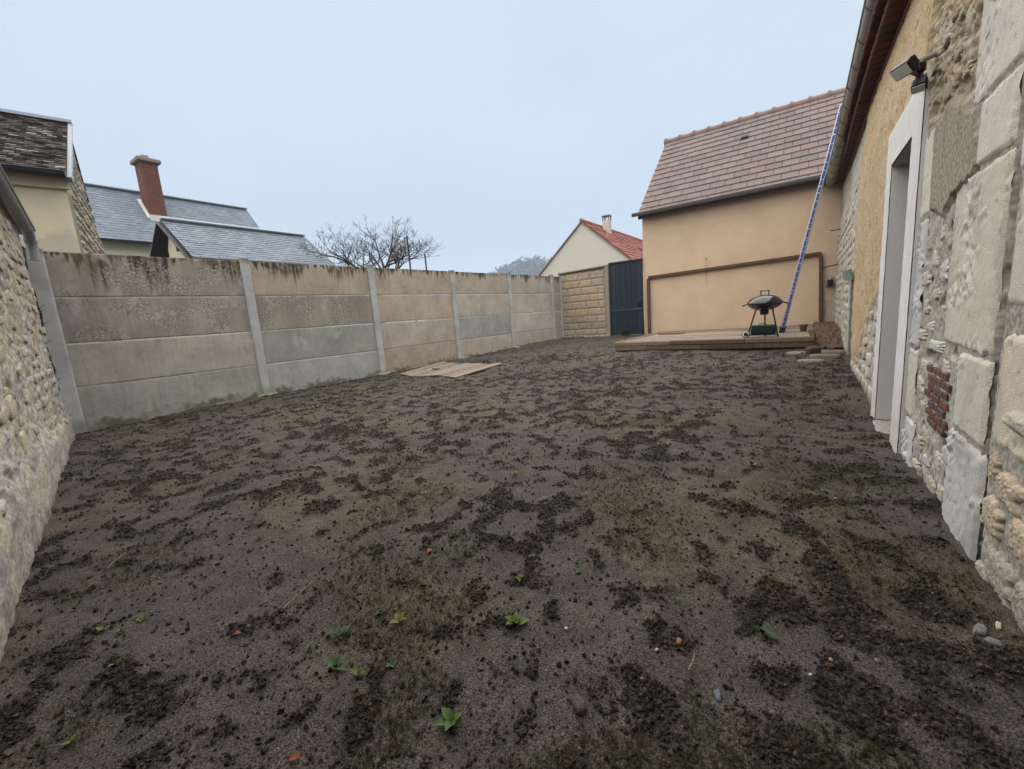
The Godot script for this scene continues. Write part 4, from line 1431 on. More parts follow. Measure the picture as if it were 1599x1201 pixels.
	g.box(Vector3(-10.88, 7.05, -28), Vector3(0.54, 0.07, 0.54), Color(.30, .27, .24), Basis.IDENTITY, 0.01)
	for q in [[-.2, -.2], [.2, -.2], [-.2, .2], [.2, .2]]: g.box(Vector3(-10.88 + q[0], 6.89, -28 + q[1]), Vector3(0.07, 0.26, 0.07), Color(.30, .27, .24))
	part(ch, "chimney_cowl", g, M.stone)
	g = G.new()
	g.box(Vector3(-9.6, 4.98, -31), Vector3(0.3, 0.12, 0.25), Color(.15, .07, .06), Basis(Vector3.BACK, -0.72), 0.02)
	part(roof, "roof_vent", g, M.tile)

# ------------------------------------------------------------------ tree, posts, hill
func limb(g: G, tw: G, p: Vector3, d: Vector3, r: float, len_: float, depth: int, rg: RandomNumberGenerator) -> void:
	var pts := [p]
	var rad := [r]
	var n := 5
	var q := p
	var dd := d
	for k in n:
		dd = (dd + Vector3(rg.randf_range(-.25, .25), rg.randf_range(-.14, .22), rg.randf_range(-.25, .25))).normalized()
		q += dd * len_ / n
		pts.append(q)
		rad.append(maxf(r * (1.0 - 0.55 * (k + 1) / n), 0.004))
	(g if depth < 2 else tw).tube(pts, rad, 6 if depth < 2 else 4, Color(.085, .068, .058), depth < 2)
	if depth >= 5: return
	var kids := 3 if depth < 3 else 2
	for k in kids:
		var at: Vector3 = pts[rg.randi_range(2, n)]
		var side := Vector3(rg.randf_range(-1, 1), rg.randf_range(-0.35, 0.8), rg.randf_range(-1, 1)).normalized()
		limb(g, tw, at, (dd * 0.7 + side).normalized(), maxf(r * 0.5, 0.004), len_ * rg.randf_range(0.52, 0.80), depth + 1, rg)
	limb(g, tw, q, dd, maxf(rad[n], 0.004), len_ * 0.62, depth + 1, rg)

func build_far() -> void:
	var t := thing("bare_tree", Vector3(-12.0, 0, -9.5), "bare leafless fruit tree with twiggy spreading crown behind the concrete fence", "tree")
	var rg := RandomNumberGenerator.new()
	rg.seed = 42
	var g := G.new()
	var tw := G.new()
	var root := Vector3(-12.0, 0, -9.55)
	g.tube([root, root + Vector3(0, 1.2, 0), root + Vector3(0.05, 2.2, 0.05)], [0.20, 0.16, 0.13], 8, Color(.085, .068, .058))
	var fork := root + Vector3(0.05, 2.2, 0.05)
	limb(g, tw, fork, Vector3(0.1, 0.85, -0.25).normalized(), 0.075, 1.15, 0, rg)
	limb(g, tw, fork, Vector3(0.1, 0.50, 0.90).normalized(), 0.075, 1.15, 0, rg)
	limb(g, tw, fork + Vector3(0, 0.2, 0), Vector3(-0.2, 0.42, -0.95).normalized(), 0.06, 1.0, 0, rg)
	limb(g, tw, fork, Vector3(0.6, 0.55, 0.2).normalized(), 0.06, 1.1, 1, rg)
	limb(g, tw, fork, Vector3(-0.6, 0.5, 0.45).normalized(), 0.06, 1.2, 1, rg)
	part(t, "trunk", g, M.bark)
	part(t, "crown", tw, M.bark)
	for q in [[-11.0, -10.2, 3.85], [-11.0, -10.95, 3.32]]:
		var p := thing("garden_post", Vector3(q[0], 0, q[1]), "taller thin dark post standing beside the bare tree" if q[2] > 3.5 else "shorter thin dark post standing beside the bare tree", "post", "posts by the bare tree")
		var pg := G.new()
		pg.tube([Vector3(q[0], 0, q[1]), Vector3(q[0], q[2], q[1])], [0.032, 0.028], 8, Color(.07, .065, .062))
		part(p, "stake", pg, M.bark)
	# wooded hill
	var hx := func(x: float, z: float) -> float:
		return 42.0 * exp(-pow((x + 192.0) / 66.0, 2.0)) * exp(-pow((z + 315.0) / 60.0, 2.0)) - 1.0
	var pts := PackedVector3Array()
	var cols := PackedColorArray()
	for bb in 30:
		for a in 50:
			var x := -380.0 + a * 8.0
			var z := -420.0 + bb * 8.0
			pts.append(Vector3(x, hx.call(x, z), z))
			cols.append(Color(.045, .055, .025))
	g = G.new()
	g.grid(50, 30, pts, cols, Vector3.UP)
	structure("hill", g, M.far)
	g = G.new()
	for k in 1500:
		var x := rg.randf_range(-300, -110)
		var z := rg.randf_range(-335, -250)
		var y: float = hx.call(x, z)
		if y < 5.0: continue
		var h := rg.randf_range(6, 11)
		var conifer := rg.randf() < 0.55
		var c := Color(.022, .034, .020) if conifer else Color(.075, .062, .045)
		var kk := rg.randf_range(0.75, 1.3)
		c = Color(c.r * kk, c.g * kk, c.b * kk)
		for j in 7:
			var an := rg.randf() * TAU
			var s := j / 7.0
			var r := h * (0.22 * (1.0 - s) + 0.03) if conifer else h * 0.20
			var ctr := Vector3(x, y + h * (0.15 + 0.8 * s), z) + Vector3(cos(an), 0, sin(an)) * r * 0.6
			var a1 := Vector3(rg.randf_range(-1, 1), rg.randf_range(-.6, .6), rg.randf_range(-1, 1)) * r
			var a2 := Vector3(rg.randf_range(-1, 1), rg.randf_range(0.4, 1.2), rg.randf_range(-1, 1)) * r
			g.poly([ctr - a1, ctr + a1, ctr + a2], Vector3.BACK, c)
			g.poly([ctr - a1 * 0.8 + a2 * .4, ctr + a1 * .7 - a2 * .6, ctr + a2 * 1.3], Vector3.BACK, c)
	var o := part(self, "woodland", g, M.far)
	o.set_meta("kind", "stuff")
	o.set_meta("label", "far hazy wood of conifers and bare trees on the hill")
	o.set_meta("category", "wood")

# ------------------------------------------------------------------ kettle grill, ladder, lamps
func build_grill() -> void:
	var c := Vector3(-0.50, 0.246, -8.22)
	var t := thing("kettle_grill", c, "black oval kettle barbecue with closed lid standing on the wooden deck", "barbecue")
	var bk := Color(.012, .012, .014)
	var g := G.new()
	g.lathe(c + Vector3(0, 0.575, 0), [Vector2(0.262, -0.012), Vector2(0.262, 0.004), Vector2(0.250, 0.022), Vector2(0.215, 0.062), Vector2(0.16, 0.098), Vector2(0.09, 0.120), Vector2(0.0, 0.128)], 40, bk, Basis.from_scale(Vector3(1, 1, 0.9)))
	var lid := part(t, "lid", g, M.enamel)
	g = G.new()
	var hy := c.y + 0.575 + 0.12
	for sx in [-0.055, 0.055]:
		g.tube([Vector3(c.x + sx, hy - 0.01, c.z), Vector3(c.x + sx, hy + 0.062, c.z)], [0.009, 0.007], 8, bk)
		g.lathe(Vector3(c.x + sx, hy + 0.058, c.z), [Vector2(0.007, 0), Vector2(0.022, 0.012), Vector2(0.020, 0.020), Vector2(0, 0.022)], 10, Color(.05, .035, .025))
	g.tube([Vector3(c.x - 0.055, hy + 0.07, c.z), Vector3(c.x + 0.055, hy + 0.07, c.z)], [0.008, 0.008], 8, Color(.06, .04, .028))
	part(lid, "lid_handle", g, M.plastic)
	g = G.new()
	g.lathe(c + Vector3(0, 0.560, 0), [Vector2(0.0, -0.118), Vector2(0.10, -0.112), Vector2(0.17, -0.085), Vector2(0.225, -0.045), Vector2(0.255, -0.008), Vector2(0.258, 0.0)], 40, bk, Basis.from_scale(Vector3(1, 1, 0.9)))
	var bowl := part(t, "bowl", g, M.enamel)
	for sx in [-1.0, 1.0]:
		g = G.new()
		g.tube([c + Vector3(sx * 0.245, 0.560, 0), c + Vector3(sx * 0.285, 0.553, 0), c + Vector3(sx * 0.325, 0.535, 0)], [0.009, 0.011, 0.014], 8, bk)
		part(bowl, "side_handle", g, M.plastic)
	g = G.new()
	g.lathe(c + Vector3(0, 0.375, 0), [Vector2(0, 0), Vector2(0.062, 0), Vector2(0.064, 0.075), Vector2(0.05, 0.08)], 20, Color(.018, .018, .02))
	part(bowl, "ash_catcher", g, M.plastic)
	for q in [[-0.12, 0.02, -0.225, 0.03], [0.115, 0.02, 0.205, 0.03], [0.0, -0.13, 0.0, -0.24]]:
		g = G.new()
		g.tube([c + Vector3(q[0], 0.47, q[1]), c + Vector3(q[2], 0.0 if q[2] > -0.1 else 0.07, q[3])], [0.0125, 0.0125], 10, Color(.03, .022, .018))
		part(t, "leg", g, M.plastic)
	var wc := c + Vector3(-0.262, 0.062, 0.07)
	var turn := Basis(Vector3(1, 0, 0), PI * .5)
	g = G.new()
	g.lathe(wc, [Vector2(0, -0.014), Vector2(0.035, -0.014), Vector2(0.035, 0.014), Vector2(0, 0.014)], 22, Color(.02, .03, .03), turn)
	var wh := part(t, "wheel", g, M.plastic)
	g = G.new()
	g.lathe(wc, [Vector2(0.034, -0.017), Vector2(0.050, -0.017), Vector2(0.050, 0.017), Vector2(0.034, 0.017)], 26, Color(.55, .58, .57), turn)
	part(wh, "rim", g, M.plastic)
	g = G.new()
	g.lathe(wc, [Vector2(0.049, -0.013), Vector2(0.062, -0.011), Vector2(0.062, 0.011), Vector2(0.049, 0.013)], 26, Color(.02, .022, .025), turn)
	part(wh, "tyre", g, M.plastic)
	g = G.new()
	g.box(c + Vector3(-0.02, 0.042, 0), Vector3(0.44, 0.012, 0.22), bk, Basis.IDENTITY, 0.003)
	part(t, "lower_shelf", g, M.plastic)
	# tool case on the lower shelf
	var k := thing("tool_case", c + Vector3(-0.01, 0.05, 0), "dark case with green lid on the lower shelf of the barbecue", "case")
	g = G.new()
	g.box(c + Vector3(-0.01, 0.105, 0.0), Vector3(0.36, 0.105, 0.20), Color(.010, .013, .013), Basis.IDENTITY, 0.015)
	part(k, "case_body", g, M.plastic)
	g = G.new()
	g.box(c + Vector3(-0.01, 0.182, 0.0), Vector3(0.35, 0.045, 0.19), Color(.012, .055, .045), Basis.IDENTITY, 0.014)
	var kl := part(k, "case_lid", g, M.plastic)
	g = G.new()
	g.tube([c + Vector3(-0.07, 0.20, 0.02), c + Vector3(-0.07, 0.225, 0.02), c + Vector3(0.03, 0.225, 0.02), c + Vector3(0.03, 0.20, 0.02)], [0.006, 0.006, 0.006, 0.006], 6, Color(.02, .03, .03))
	part(kl, "handle", g, M.plastic)

func build_small_things() -> void:
	# ladder seen along its rungs, leaning on the gutter
	var a := Vector3(-0.265, 0.30, -9.02)
	var b := Vector3(0.445, 3.82, -9.02)
	var t := thing("aluminium_ladder", Vector3(-0.272, 0.25, -9.15), "tall aluminium ladder with blue printed rail leaning from deck against the gutter", "ladder")
	var d := (b - a).normalized()
	var al := Color(.36, .38, .42)
	var across := d.cross(Vector3.BACK).normalized()
	for zz in [0.0, -0.34]:
		var g := G.new()
		g.bar(a + Vector3(0, 0, zz), b + Vector3(0, 0, zz), 0.060, 0.025, al, Vector3.BACK, 0.004)
		var rail := part(t, "rail", g, M.alu)
		if zz == 0.0:
			var s := 0.06
			var len_ := a.distance_to(b)
			while s < len_ - 0.1:
				var w := rng.randf_range(0.015, 0.13)
				var pr := G.new()
				pr.bar(a + d * s + Vector3(0, 0, 0.0145), a + d * minf(s + w, len_ - 0.02) + Vector3(0, 0, 0.0145), 0.034, 0.002, Color(.04, .068, .22), Vector3.BACK)
				part(rail, "printed_band", pr, M.plastic)
				s += w + rng.randf_range(0.005, 0.022)
		var f := G.new()
		f.bar(a + Vector3(0, 0, zz) - d * 0.055, a + Vector3(0, 0, zz) + d * 0.05, 0.09, 0.045, Color(.02, .02, .022), Vector3.BACK, 0.006)
		part(t, "foot", f, M.plastic)
	for k in 12:
		var g := G.new()
		var p := a + d * (0.22 + k * 0.28)
		g.tube([p + Vector3(0, 0, -0.012), p + Vector3(0, 0, -0.328)], [0.015, 0.015], 8, al)
		part(t, "rung", g, M.alu)
	# pair of floodlights on a bracket over the door
	var fl := thing("floodlight_pair", wp(3.12, 1.98, 0.02), "pair of black floodlights on a pipe bracket above the white door surround", "floodlight")
	var bk := Color(.016, .014, .018)
	var g := G.new()
	var root := wp(3.05, 1.985, 0.0)
	var hub := Vector3(0.430, 1.918, -2.95)
	g.tube([root + Vector3(0.03, 0.02, 0), hub + Vector3(0.0, 0.03, 0)], [0.013, 0.013], 10, Color(.30, .27, .25))
	g.bar(wp(3.16, 1.92, 0.02), hub, 0.014, 0.014, bk)
	g.bar(wp(3.16, 1.88, 0.02), hub - Vector3(0, 0.02, 0), 0.014, 0.014, bk)
	g.box(hub, Vector3(0.040, 0.045, 0.045), bk, Basis(Vector3.UP, 0.4), 0.008)
	part(fl, "bracket", g, M.plastic)
	lamp(fl, Vector3(0.360, 1.890, -2.82), Basis.from_euler(Vector3(0.75, -0.75, 0.1)), bk, Vector3(0.085, 0.060, 0.045))
	lamp(fl, Vector3(0.432, 1.838, -2.93), Basis.from_euler(Vector3(1.0, -0.3, 0.0)), bk, Vector3(0.055, 0.048, 0.045))
	g = G.new()
	g.bar(Vector3(0.365, 1.885, -2.83), hub, 0.010, 0.013, bk)
	g.bar(Vector3(0.380, 1.865, -2.81), hub - Vector3(0, 0.03, 0), 0.010, 0.013, bk)
	g.bar(Vector3(0.432, 1.84, -2.935), hub, 0.010, 0.013, bk)
	part(fl, "yoke", g, M.plastic)
	# small wall lamp, rods and a flower pot near the corner
	var tp := thing("wall_lantern", Vector3(0.50, 1.12, -11.46), "small black outdoor lantern on the cream wall by the stone corner", "lantern")
	g = G.new()
	g.box(Vector3(0.50, 1.12, -11.43), Vector3(0.10, 0.11, 0.10), bk, Basis.IDENTITY, 0.015)
	g.box(Vector3(0.50, 1.05, -11.42), Vector3(0.13, 0.03, 0.13), bk, Basis.IDENTITY, 0.01)
	part(tp, "housing", g, M.plastic)
	g = G.new()
	g.lathe(Vector3(0.50, 1.175, -11.43), [Vector2(0.05, 0), Vector2(0.055, 0.03), Vector2(0.035, 0.065), Vector2(0, 0.075)], 12, Color(.20, .20, .22))
	part(tp, "cap", g, M.glass)
	for q in [[1.46, 0.30, 1.40, "longer rusty iron rod sticking out of rubble wall near the corner"], [2.12, 0.16, 2.11, "shorter rusty iron rod sticking out of rubble wall near the corner"]]:
		var rd := thing("iron_rod", Vector3(0.60, q[0], -10.8), q[3], "rod", "iron rods in the rubble wall")
		g = G.new()
		g.tube([Vector3(0.66, q[0], -10.8), Vector3(0.60 - q[1], q[2], -10.75)], [0.012, 0.009], 7, Color(.12, .08, .06))
		part(rd, "shaft", g, M.bark)
	var pot := thing("clay_pot", Vector3(0.05, 0.246, -9.25), "small brown clay pot with dry soil on the deck beside the ladder", "pot")
	g = G.new()
	g.lathe(Vector3(0.05, 0.246, -9.25), [Vector2(0, 0.002), Vector2(0.048, 0.002), Vector2(0.058, 0.10), Vector2(0.066, 0.10), Vector2(0.068, 0.125), Vector2(0.055, 0.125), Vector2(0.052, 0.11)], 18, Color(.19, .11, .07))
	part(pot, "pot_wall", g, M.brick)
	g = G.new()
	g.lathe(Vector3(0.05, 0.246, -9.25), [Vector2(0.056, 0.105), Vector2(0.03, 0.118), Vector2(0, 0.122)], 14, Color(.28, .24, .19))
	part(pot, "soil", g, M.clod)
	# wire grate lying on the deck
	var gr := thing("wire_grate", Vector3(-2.35, 0.247, -9.75), "small rusty wire grate lying flat on the deck boards", "grate")
	g = G.new()
	for k in 9: g.tube([Vector3(-2.60 + k * 0.06, 0.262, -9.60), Vector3(-2.60 + k * 0.06, 0.262, -9.92)], [0.004, 0.004], 5, Color(.10, .06, .05))
	part(gr, "bars", g, M.bark)
	g = G.new()
	for zz in [-9.60, -9.92]: g.tube([Vector3(-2.62, 0.255, zz), Vector3(-2.10, 0.255, zz)], [0.006, 0.006], 6, Color(.26, .055, .04))
	part(gr, "rails", g, M.bark)
	# weathered boards lying on the soil by the fence
	var bd := thing("board_mat", Vector3(-5.0, 0.03, -5.5), "flat mat of pale pinkish weathered boards lying on soil by the fence", "boards")
	for k in 9:
		var f0 := k / 9.0
		var f1 := (k + 0.93) / 9.0
		var A := Vector3(-5.95, 0.0, -4.98)
		var B := Vector3(-6.20, 0.0, -6.35)
		var C := Vector3(-4.55, 0.0, -6.25)
		var D := Vector3(-4.42, 0.0, -4.80)
		var jit := rng.randf_range(-0.05, 0.05)
		var q := [A.lerp(D, f0), B.lerp(C, f0) + Vector3(0, 0, jit), B.lerp(C, f1) + Vector3(0, 0, jit), A.lerp(D, f1)]
		for e in 4: q[e].y = base_h(q[e].x, q[e].z) + 0.006 + rng.randf() * 0.012
		g = G.new()
		var tone := Color(.40, .33, .265).lerp(Color(.30, .235, .185), rng.randf())
		g.prism(q, Vector3(0, 0.018, 0), tone)
		part(bd, "board", g, M.wood_z)
	# bank of leaf litter and the loose step stones between deck and stone building
	var bank := thing("litter_bank", Vector3(0.42, 0.05, -9.2), "bank of brown leaf litter and rubble between deck end and stone building", "debris heap")
	var pts := PackedVector3Array()
	var cols := PackedColorArray()
	for bb in 60:
		for aa in 26:
			var x := lerpf(0.20, 0.66, aa / 25.0)
			var z := lerpf(-7.9, -11.45, bb / 59.0)
			var f := nb.get_noise_2d(x * 12.0, z * 12.0)
			var h := 0.03 + 0.20 * ss(-8.0, -9.2, z) * ss(0.16, 0.26, x) + f * 0.05
			pts.append(Vector3(x, h + 0.05, z))
			var k := 1.0 + 0.9 * f
			cols.append(Color(.13 * k, .085 * k, .055 * k))
	g = G.new()
	g.grid(26, 60, pts, cols, Vector3.UP)
	part(bank, "heap", g, M.moss_tile).set_meta("kind", "stuff")
	var flat := [[0.02, -7.35, 0.42, 0.24, "long flat pale stone in the soil before the deck end", Color(.27, .235, .19)], [0.30, -6.95, 0.40, 0.26, "broad flat mossy stone in the soil by the stone building", Color(.20, .18, .125)], [0.13, -6.65, 0.30, 0.18, "small flat pale stone near the foot of the stone building", Color(.28, .25, .20)], [0.38, -7.45, 0.34, 0.30, "dark step stone against the stone building by deck end", Color(.20, .17, .13)]]
	for q in flat:
		var st := thing("flat_stone", Vector3(q[0], base_h(q[0], q[1]), q[1]), q[4], "stone")
		var sm := stone_mesh(q[2], q[3], 0.028, q[5], 12)
		piece(st, "slab", sm.mesh(), M.stone, Transform3D(Basis(Vector3(1, 0, 0), Vector3(0, 0, -1), Vector3(0, 1, 0)).rotated(Vector3.UP, rng.randf_range(-.3, .3)), Vector3(q[0], base_h(q[0], q[1]) + 0.005, q[1])))
	var br := thing("loose_brick", Vector3(0.10, base_h(0.10, -7.1), -7.1), "dark brown block of rubble among flat stones by deck", "brick")
	g = G.new()
	g.box(Vector3(0.16, base_h(0.16, -7.15) + 0.06, -7.15), Vector3(0.16, 0.13, 0.12), Color(.10, .06, .045), Basis.from_euler(Vector3(0.1, 0.5, 0.1)), 0.018)
	part(br, "block", g, M.brick)

func lamp(fl: Node3D, at: Vector3, bs: Basis, col: Color, size: Vector3) -> void:
	var g := G.new()
	g.box(at, size, col, bs, 0.006)
	g.box(at - bs * Vector3(0, 0, size.z * 0.6), Vector3(size.x * 0.7, size.y * 0.7, size.z * 0.5), col, bs, 0.006)
	for k in 5: g.box(at - bs * Vector3(size.x * (k - 2) * 0.15, 0, size.z * 0.9), Vector3(0.004, size.y * 0.7, size.z * 0.3), col, bs)
	var h := part(fl, "lamp_head", g, M.plastic)
	g = G.new()
	g.box(at + bs * Vector3(0, 0, size.z * 0.5 + 0.001), Vector3(size.x * 0.82, size.y * 0.78, 0.004), Color(.42, .44, .40), bs)
	part(h, "lens", g, M.glass)

# ------------------------------------------------------------------ what lies and grows on the soil
func leaf_mesh(len_: float, w: float, col: Color, curl: float) -> ArrayMesh:
	var g := G.new()
	var pts := PackedVector3Array()
	var cols := PackedColorArray()
	for k in 7:
		var s := k / 6.0
		var ww := w * sin(PI * pow(s, 0.8)) * 0.5 + 0.0012
		for e in [-1.0, -0.5, 0.0, 0.5, 1.0]:
			pts.append(Vector3(e * ww, curl * s * (1.0 - s) * 2.0 * len_ + absf(e) * ww * 0.35, s * len_))
			var kk := 0.82 if e == 0.0 else 1.0
			cols.append(Color(col.r * kk, col.g * kk, col.b * kk))
	g.grid(5, 7, pts, cols, Vector3.UP)
	return g.mesh()

func build_litter() -> void:
	var rg := RandomNumberGenerator.new()
	rg.seed = 501
	# crumbs of dark soil
	var cl := G.new()
	for k in 4:
		pass
	var crumb := G.new()
	var iv := [Vector3(1, 0, 0), Vector3(-1, 0, 0), Vector3(0, 1, 0), Vector3(0, -1, 0), Vector3(0, 0, 1), Vector3(0, 0, -1), Vector3(.65, .6, .6), Vector3(-.6, .7, -.5), Vector3(.6, .55, -.65), Vector3(-.7, .5, .55)]
	for q in iv:
		crumb.v.append(q * rg.randf_range(0.75, 1.15)); crumb.c.append(Color(1, 1, 1))
	for q in [[2, 6, 8], [2, 8, 7], [2, 7, 9], [2, 9, 6], [0, 8, 6], [5, 7, 8], [1, 9, 7], [4, 6, 9], [0, 6, 4], [0, 5, 8], [5, 1, 7], [1, 4, 9], [3, 0, 4], [3, 5, 0], [3, 1, 5], [3, 4, 1]]:
		var a: Vector3 = crumb.v[q[0]]
		var nn: Vector3 = (crumb.v[q[1]] - a).cross(crumb.v[q[2]] - a)
		if nn.dot(a + crumb.v[q[1]] + crumb.v[q[2]]) > 0: crumb.i.append_array(PackedInt32Array([q[0], q[2], q[1]]))
		else: crumb.i.append_array(PackedInt32Array([q[0], q[1], q[2]]))
	crumb = faceted(crumb)
	var cm := crumb.mesh()
	scatter("soil_clods", "dark crumbly clods of soil strewn over the yard", "soil", cm, M.clod, rg, 125000, 0)
	scatter("soil_crumbs", "fine brown crumbs of soil between the clods", "soil", cm, M.clod, rg, 60000, 3)
	scatter("grit", "fine pale grit and stone chips over the soil", "grit", cm, M.clod, rg, 16000, 1)
	# tufts of moss and dead grass
	var tuft := G.new()
	for k in 9:
		var an := rg.randf() * TAU
		var d := Vector3(cos(an), 0, sin(an))
		var o := d * rg.randf_range(0, 0.5)
		var tip := o + d * rg.randf_range(0.2, 1.1) + Vector3(0, rg.randf_range(0.5, 1.3), 0)
		var s := Vector3(-d.z, 0, d.x) * 0.09
		tuft.poly([o - s, o + s, tip], Vector3.UP, Color(1, 1, 1) * rg.randf_range(0.7, 1.2))
	scatter("moss_tufts", "low olive moss and dead grass tufts on the soil", "moss", tuft.mesh(), M.clod, rg, 26000, 2)
	# weeds
	var w := [-2.97, -0.47, -3.19, -0.62, -2.99, -0.59, -2.87, -0.61, -3.23, -1.15, -2.56, -1.18, -2.33, -1.01, -1.95, -0.74, -2.73, -1.40, -2.13, -0.20, -2.07, -0.18, -1.75, -0.29, -1.79, -0.20, -1.72, -0.23, -1.54, -0.18, -1.16, -0.52, -1.36, -0.06, -3.09, -1.22, -1.30, -1.81, -1.93, -1.57, -1.72, -1.52, -1.65, -1.45, -1.41, -1.29, -1.75, -1.06, -1.59, -0.91, -0.95, -1.29, -1.10, -1.10, -1.15, -1.02, -0.81, -1.20, -0.77, -1.30, -0.62, -1.21, -0.81, -1.06, -0.77, -1.06, -0.85, -0.98, -0.95, -0.88, -1.09, -0.72, -1.00, -0.72, -1.13, -0.60, -0.66, -0.87, -1.01, -0.51, -0.94, -0.53, -0.89, -0.60, -0.62, -0.55, -2.20, -1.76, -1.68, -1.73, -0.19, -2.45, 0.07, -2.22, 0.12, -2.29, -0.24, -1.82, -0.17, -1.51, -0.29, -1.20, -0.06, -1.19, 0.44, -1.97, -1.02, -2.68, -0.89, -3.43, -3.58, -5.69, -3.29, -5.85, -3.17, -2.72, -3.85, -5.01, -4.03, -4.69]
	var lm := []
	var bright := [Color(.090, .155, .036), Color(.125, .170, .034), Color(.075, .14, .055), Color(.155, .165, .036), Color(.055, .10, .033)]
	for k in 10: lm.append(leaf_mesh(1.0, rg.randf_range(0.42, 0.72), bright[k % 5], rg.randf_range(0.05, 0.3)))
	for k in range(0, w.size(), 2):
		var big: bool = k / 2 in [37, 38, 36, 39, 42, 18, 51]
		weed(rg, lm, Vector3(w[k], 0, w[k + 1]), big, k / 2)
	for q in [[-3.95, -11.3], [-3.85, -11.25], [-4.05, -11.35]]: weed(rg, lm, Vector3(q[0], 0, q[1]), true, -1)
	# fallen leaves, brick chips, shards, twigs
	var lf := [[-1.377, -0.428, 0.015], [-0.876, -0.312, 0.017], [-1.192, -1.056, 0.022]]
	for q in lf:
		var t := thing("fallen_leaf", Vector3(q[0], ground_h(q[0], q[1]) + 0.006, q[1]), "small curled orange red dead leaf lying on dark soil", "leaf", "orange dead leaves")
		piece(t, "blade", leaf_mesh(q[2] * 1.4, q[2], Color(.25, .075, .035), 0.3), M.leaf, Transform3D(Basis(Vector3.UP, rg.randf() * 6.0), t.position))
	var chips := [[-0.246, -1.048, 0.026, 0.016, "flat orange tile chip lying on bare grey soil", Color(.36, .165, .095)], [0.087, -1.151, 0.013, 0.010, "tiny ochre tile chip lying on soil near moss", Color(.46, .27, .12)], [-0.132, -0.926, 0.034, 0.016, "bluish slate shard lying on soil beside moss", Color(.17, .20, .24)], [0.408, -1.441, 0.045, 0.030, "larger grey stone at the foot of the stone building", Color(.24, .23, .22)], [0.416, -1.386, 0.034, 0.026, "smaller grey stone at the foot of the stone building", Color(.22, .215, .21)], [0.453, -1.492, 0.035, 0.012, "cream flake of stone at the foot of the rough wall", Color(.56, .52, .36)], [-0.391, -0.727, 0.045, 0.034, "flat piece of grey bark lying on the soil", Color(.12, .10, .09)], [-1.009, -1.629, 0.065, 0.030, "flat dark grey shard lying among clumps of soil", Color(.13, .125, .12)], [-0.286, -0.982, 0.010, 0.009, "tiny white pebble beside the orange tile chip", Color(.62, .60, .56)], [0.046, -1.091, 0.009, 0.008, "tiny white pebble beside the ochre tile chip", Color(.64, .62, .58)], [-0.533, -0.941, 0.012, 0.010, "white pebble sitting in a dark clump of soil", Color(.60, .58, .55)]]
	for q in chips:
		var p := Vector3(q[0], ground_h(q[0], q[1]), q[1])
		var t := thing("stone_chip", p, q[4], "chip")
		var sm := stone_mesh(q[2], q[3], q[3] * 0.35, q[5], 8)
		piece(t, "chip_body", sm.mesh(), M.brick, Transform3D(Basis(Vector3(1, 0, 0), Vector3(0, 0, -1), Vector3(0, 1, 0)).rotated(Vector3.UP, rg.randf() * 6.0).rotated(Vector3.RIGHT, 0.15), p + Vector3(0, 0.006, 0)))
	for q in [[-2.363, -0.322, -2.427, -0.396, "dry pale twig lying on soil near the rubble wall"], [-1.391, -0.561, -1.45, -0.699, "dry pale twig lying across bare soil between clumps"], [-0.204, -0.964, -0.201, -1.024, "short straw stalk lying on soil near the orange chip"]]:
		var p := Vector3(q[0], ground_h(q[0], q[1]) + 0.008, q[1])
		var e := Vector3(q[2], ground_h(q[2], q[3]) + 0.012, q[3])
		var t := thing("twig", p, q[4], "twig")
		var g := G.new()
		g.tube([p, p.lerp(e, 0.5) + Vector3(0.004, 0.006, 0), e], [0.0024, 0.002, 0.0014], 5, Color(.33, .27, .19))
		part(t, "stick", g, M.bark)

func faceted(g: G) -> G:
	var q := G.new()
	for k in range(0, g.i.size(), 3):
		var a := g.v[g.i[k]]
		var b := g.v[g.i[k + 1]]
		var c := g.v[g.i[k + 2]]
		q.poly([a, b, c], a + b + c, Color(1, 1, 1))
	return q

func weed(rg: RandomNumberGenerator, lm: Array, p: Vector3, big: bool, id: int) -> void:
	p.y = ground_h(p.x, p.z)
	var far := -p.z > 2.4
	var n := rg.randi_range(4, 7) if big else rg.randi_range(2, 5)
	var hue := rg.randi() % 5
	var tint: String = ["fresh green", "lime green", "bluish green", "yellow green", "dark green"][hue]
	var many: String = ["", "", "two", "three", "four", "five", "six", "seven"][n]
	var label := "tiny seedling with %s %s leaves sprouting from bare soil" % [many, tint]
	if big: label = "larger weed with %s upright %s leaves rooted in bare soil" % [many, tint]
	if far: label = "low weed with %s %s leaves growing out in the open soil" % [many, tint]
	if id == -1: label = "leafy weed with %s %s leaves at the foot of the dark gate" % [many, tint]
	var t := thing("weed", p, label, "weed", "gate weeds" if id == -1 else ("large weeds" if big else ("open soil weeds" if far else "seedlings")))
	var s := rg.randf_range(0.030, 0.042) if big else rg.randf_range(0.016, 0.027)
	if far: s = rg.randf_range(0.035, 0.055)
	if id == -1: s = 0.22
	for k in n:
		var yaw := TAU * k / n + rg.randf_range(-0.5, 0.5)
		var bs := Basis(Vector3.UP, yaw) * Basis(Vector3.RIGHT, -rg.randf_range(0.15, 0.85))
		piece(t, "leaf", lm[hue + (0 if rg.randf() < 0.5 else 5)], M.leaf, Transform3D(bs.scaled(Vector3.ONE * s * rg.randf_range(0.7, 1.15)), p + Vector3(0, 0.003, 0)))

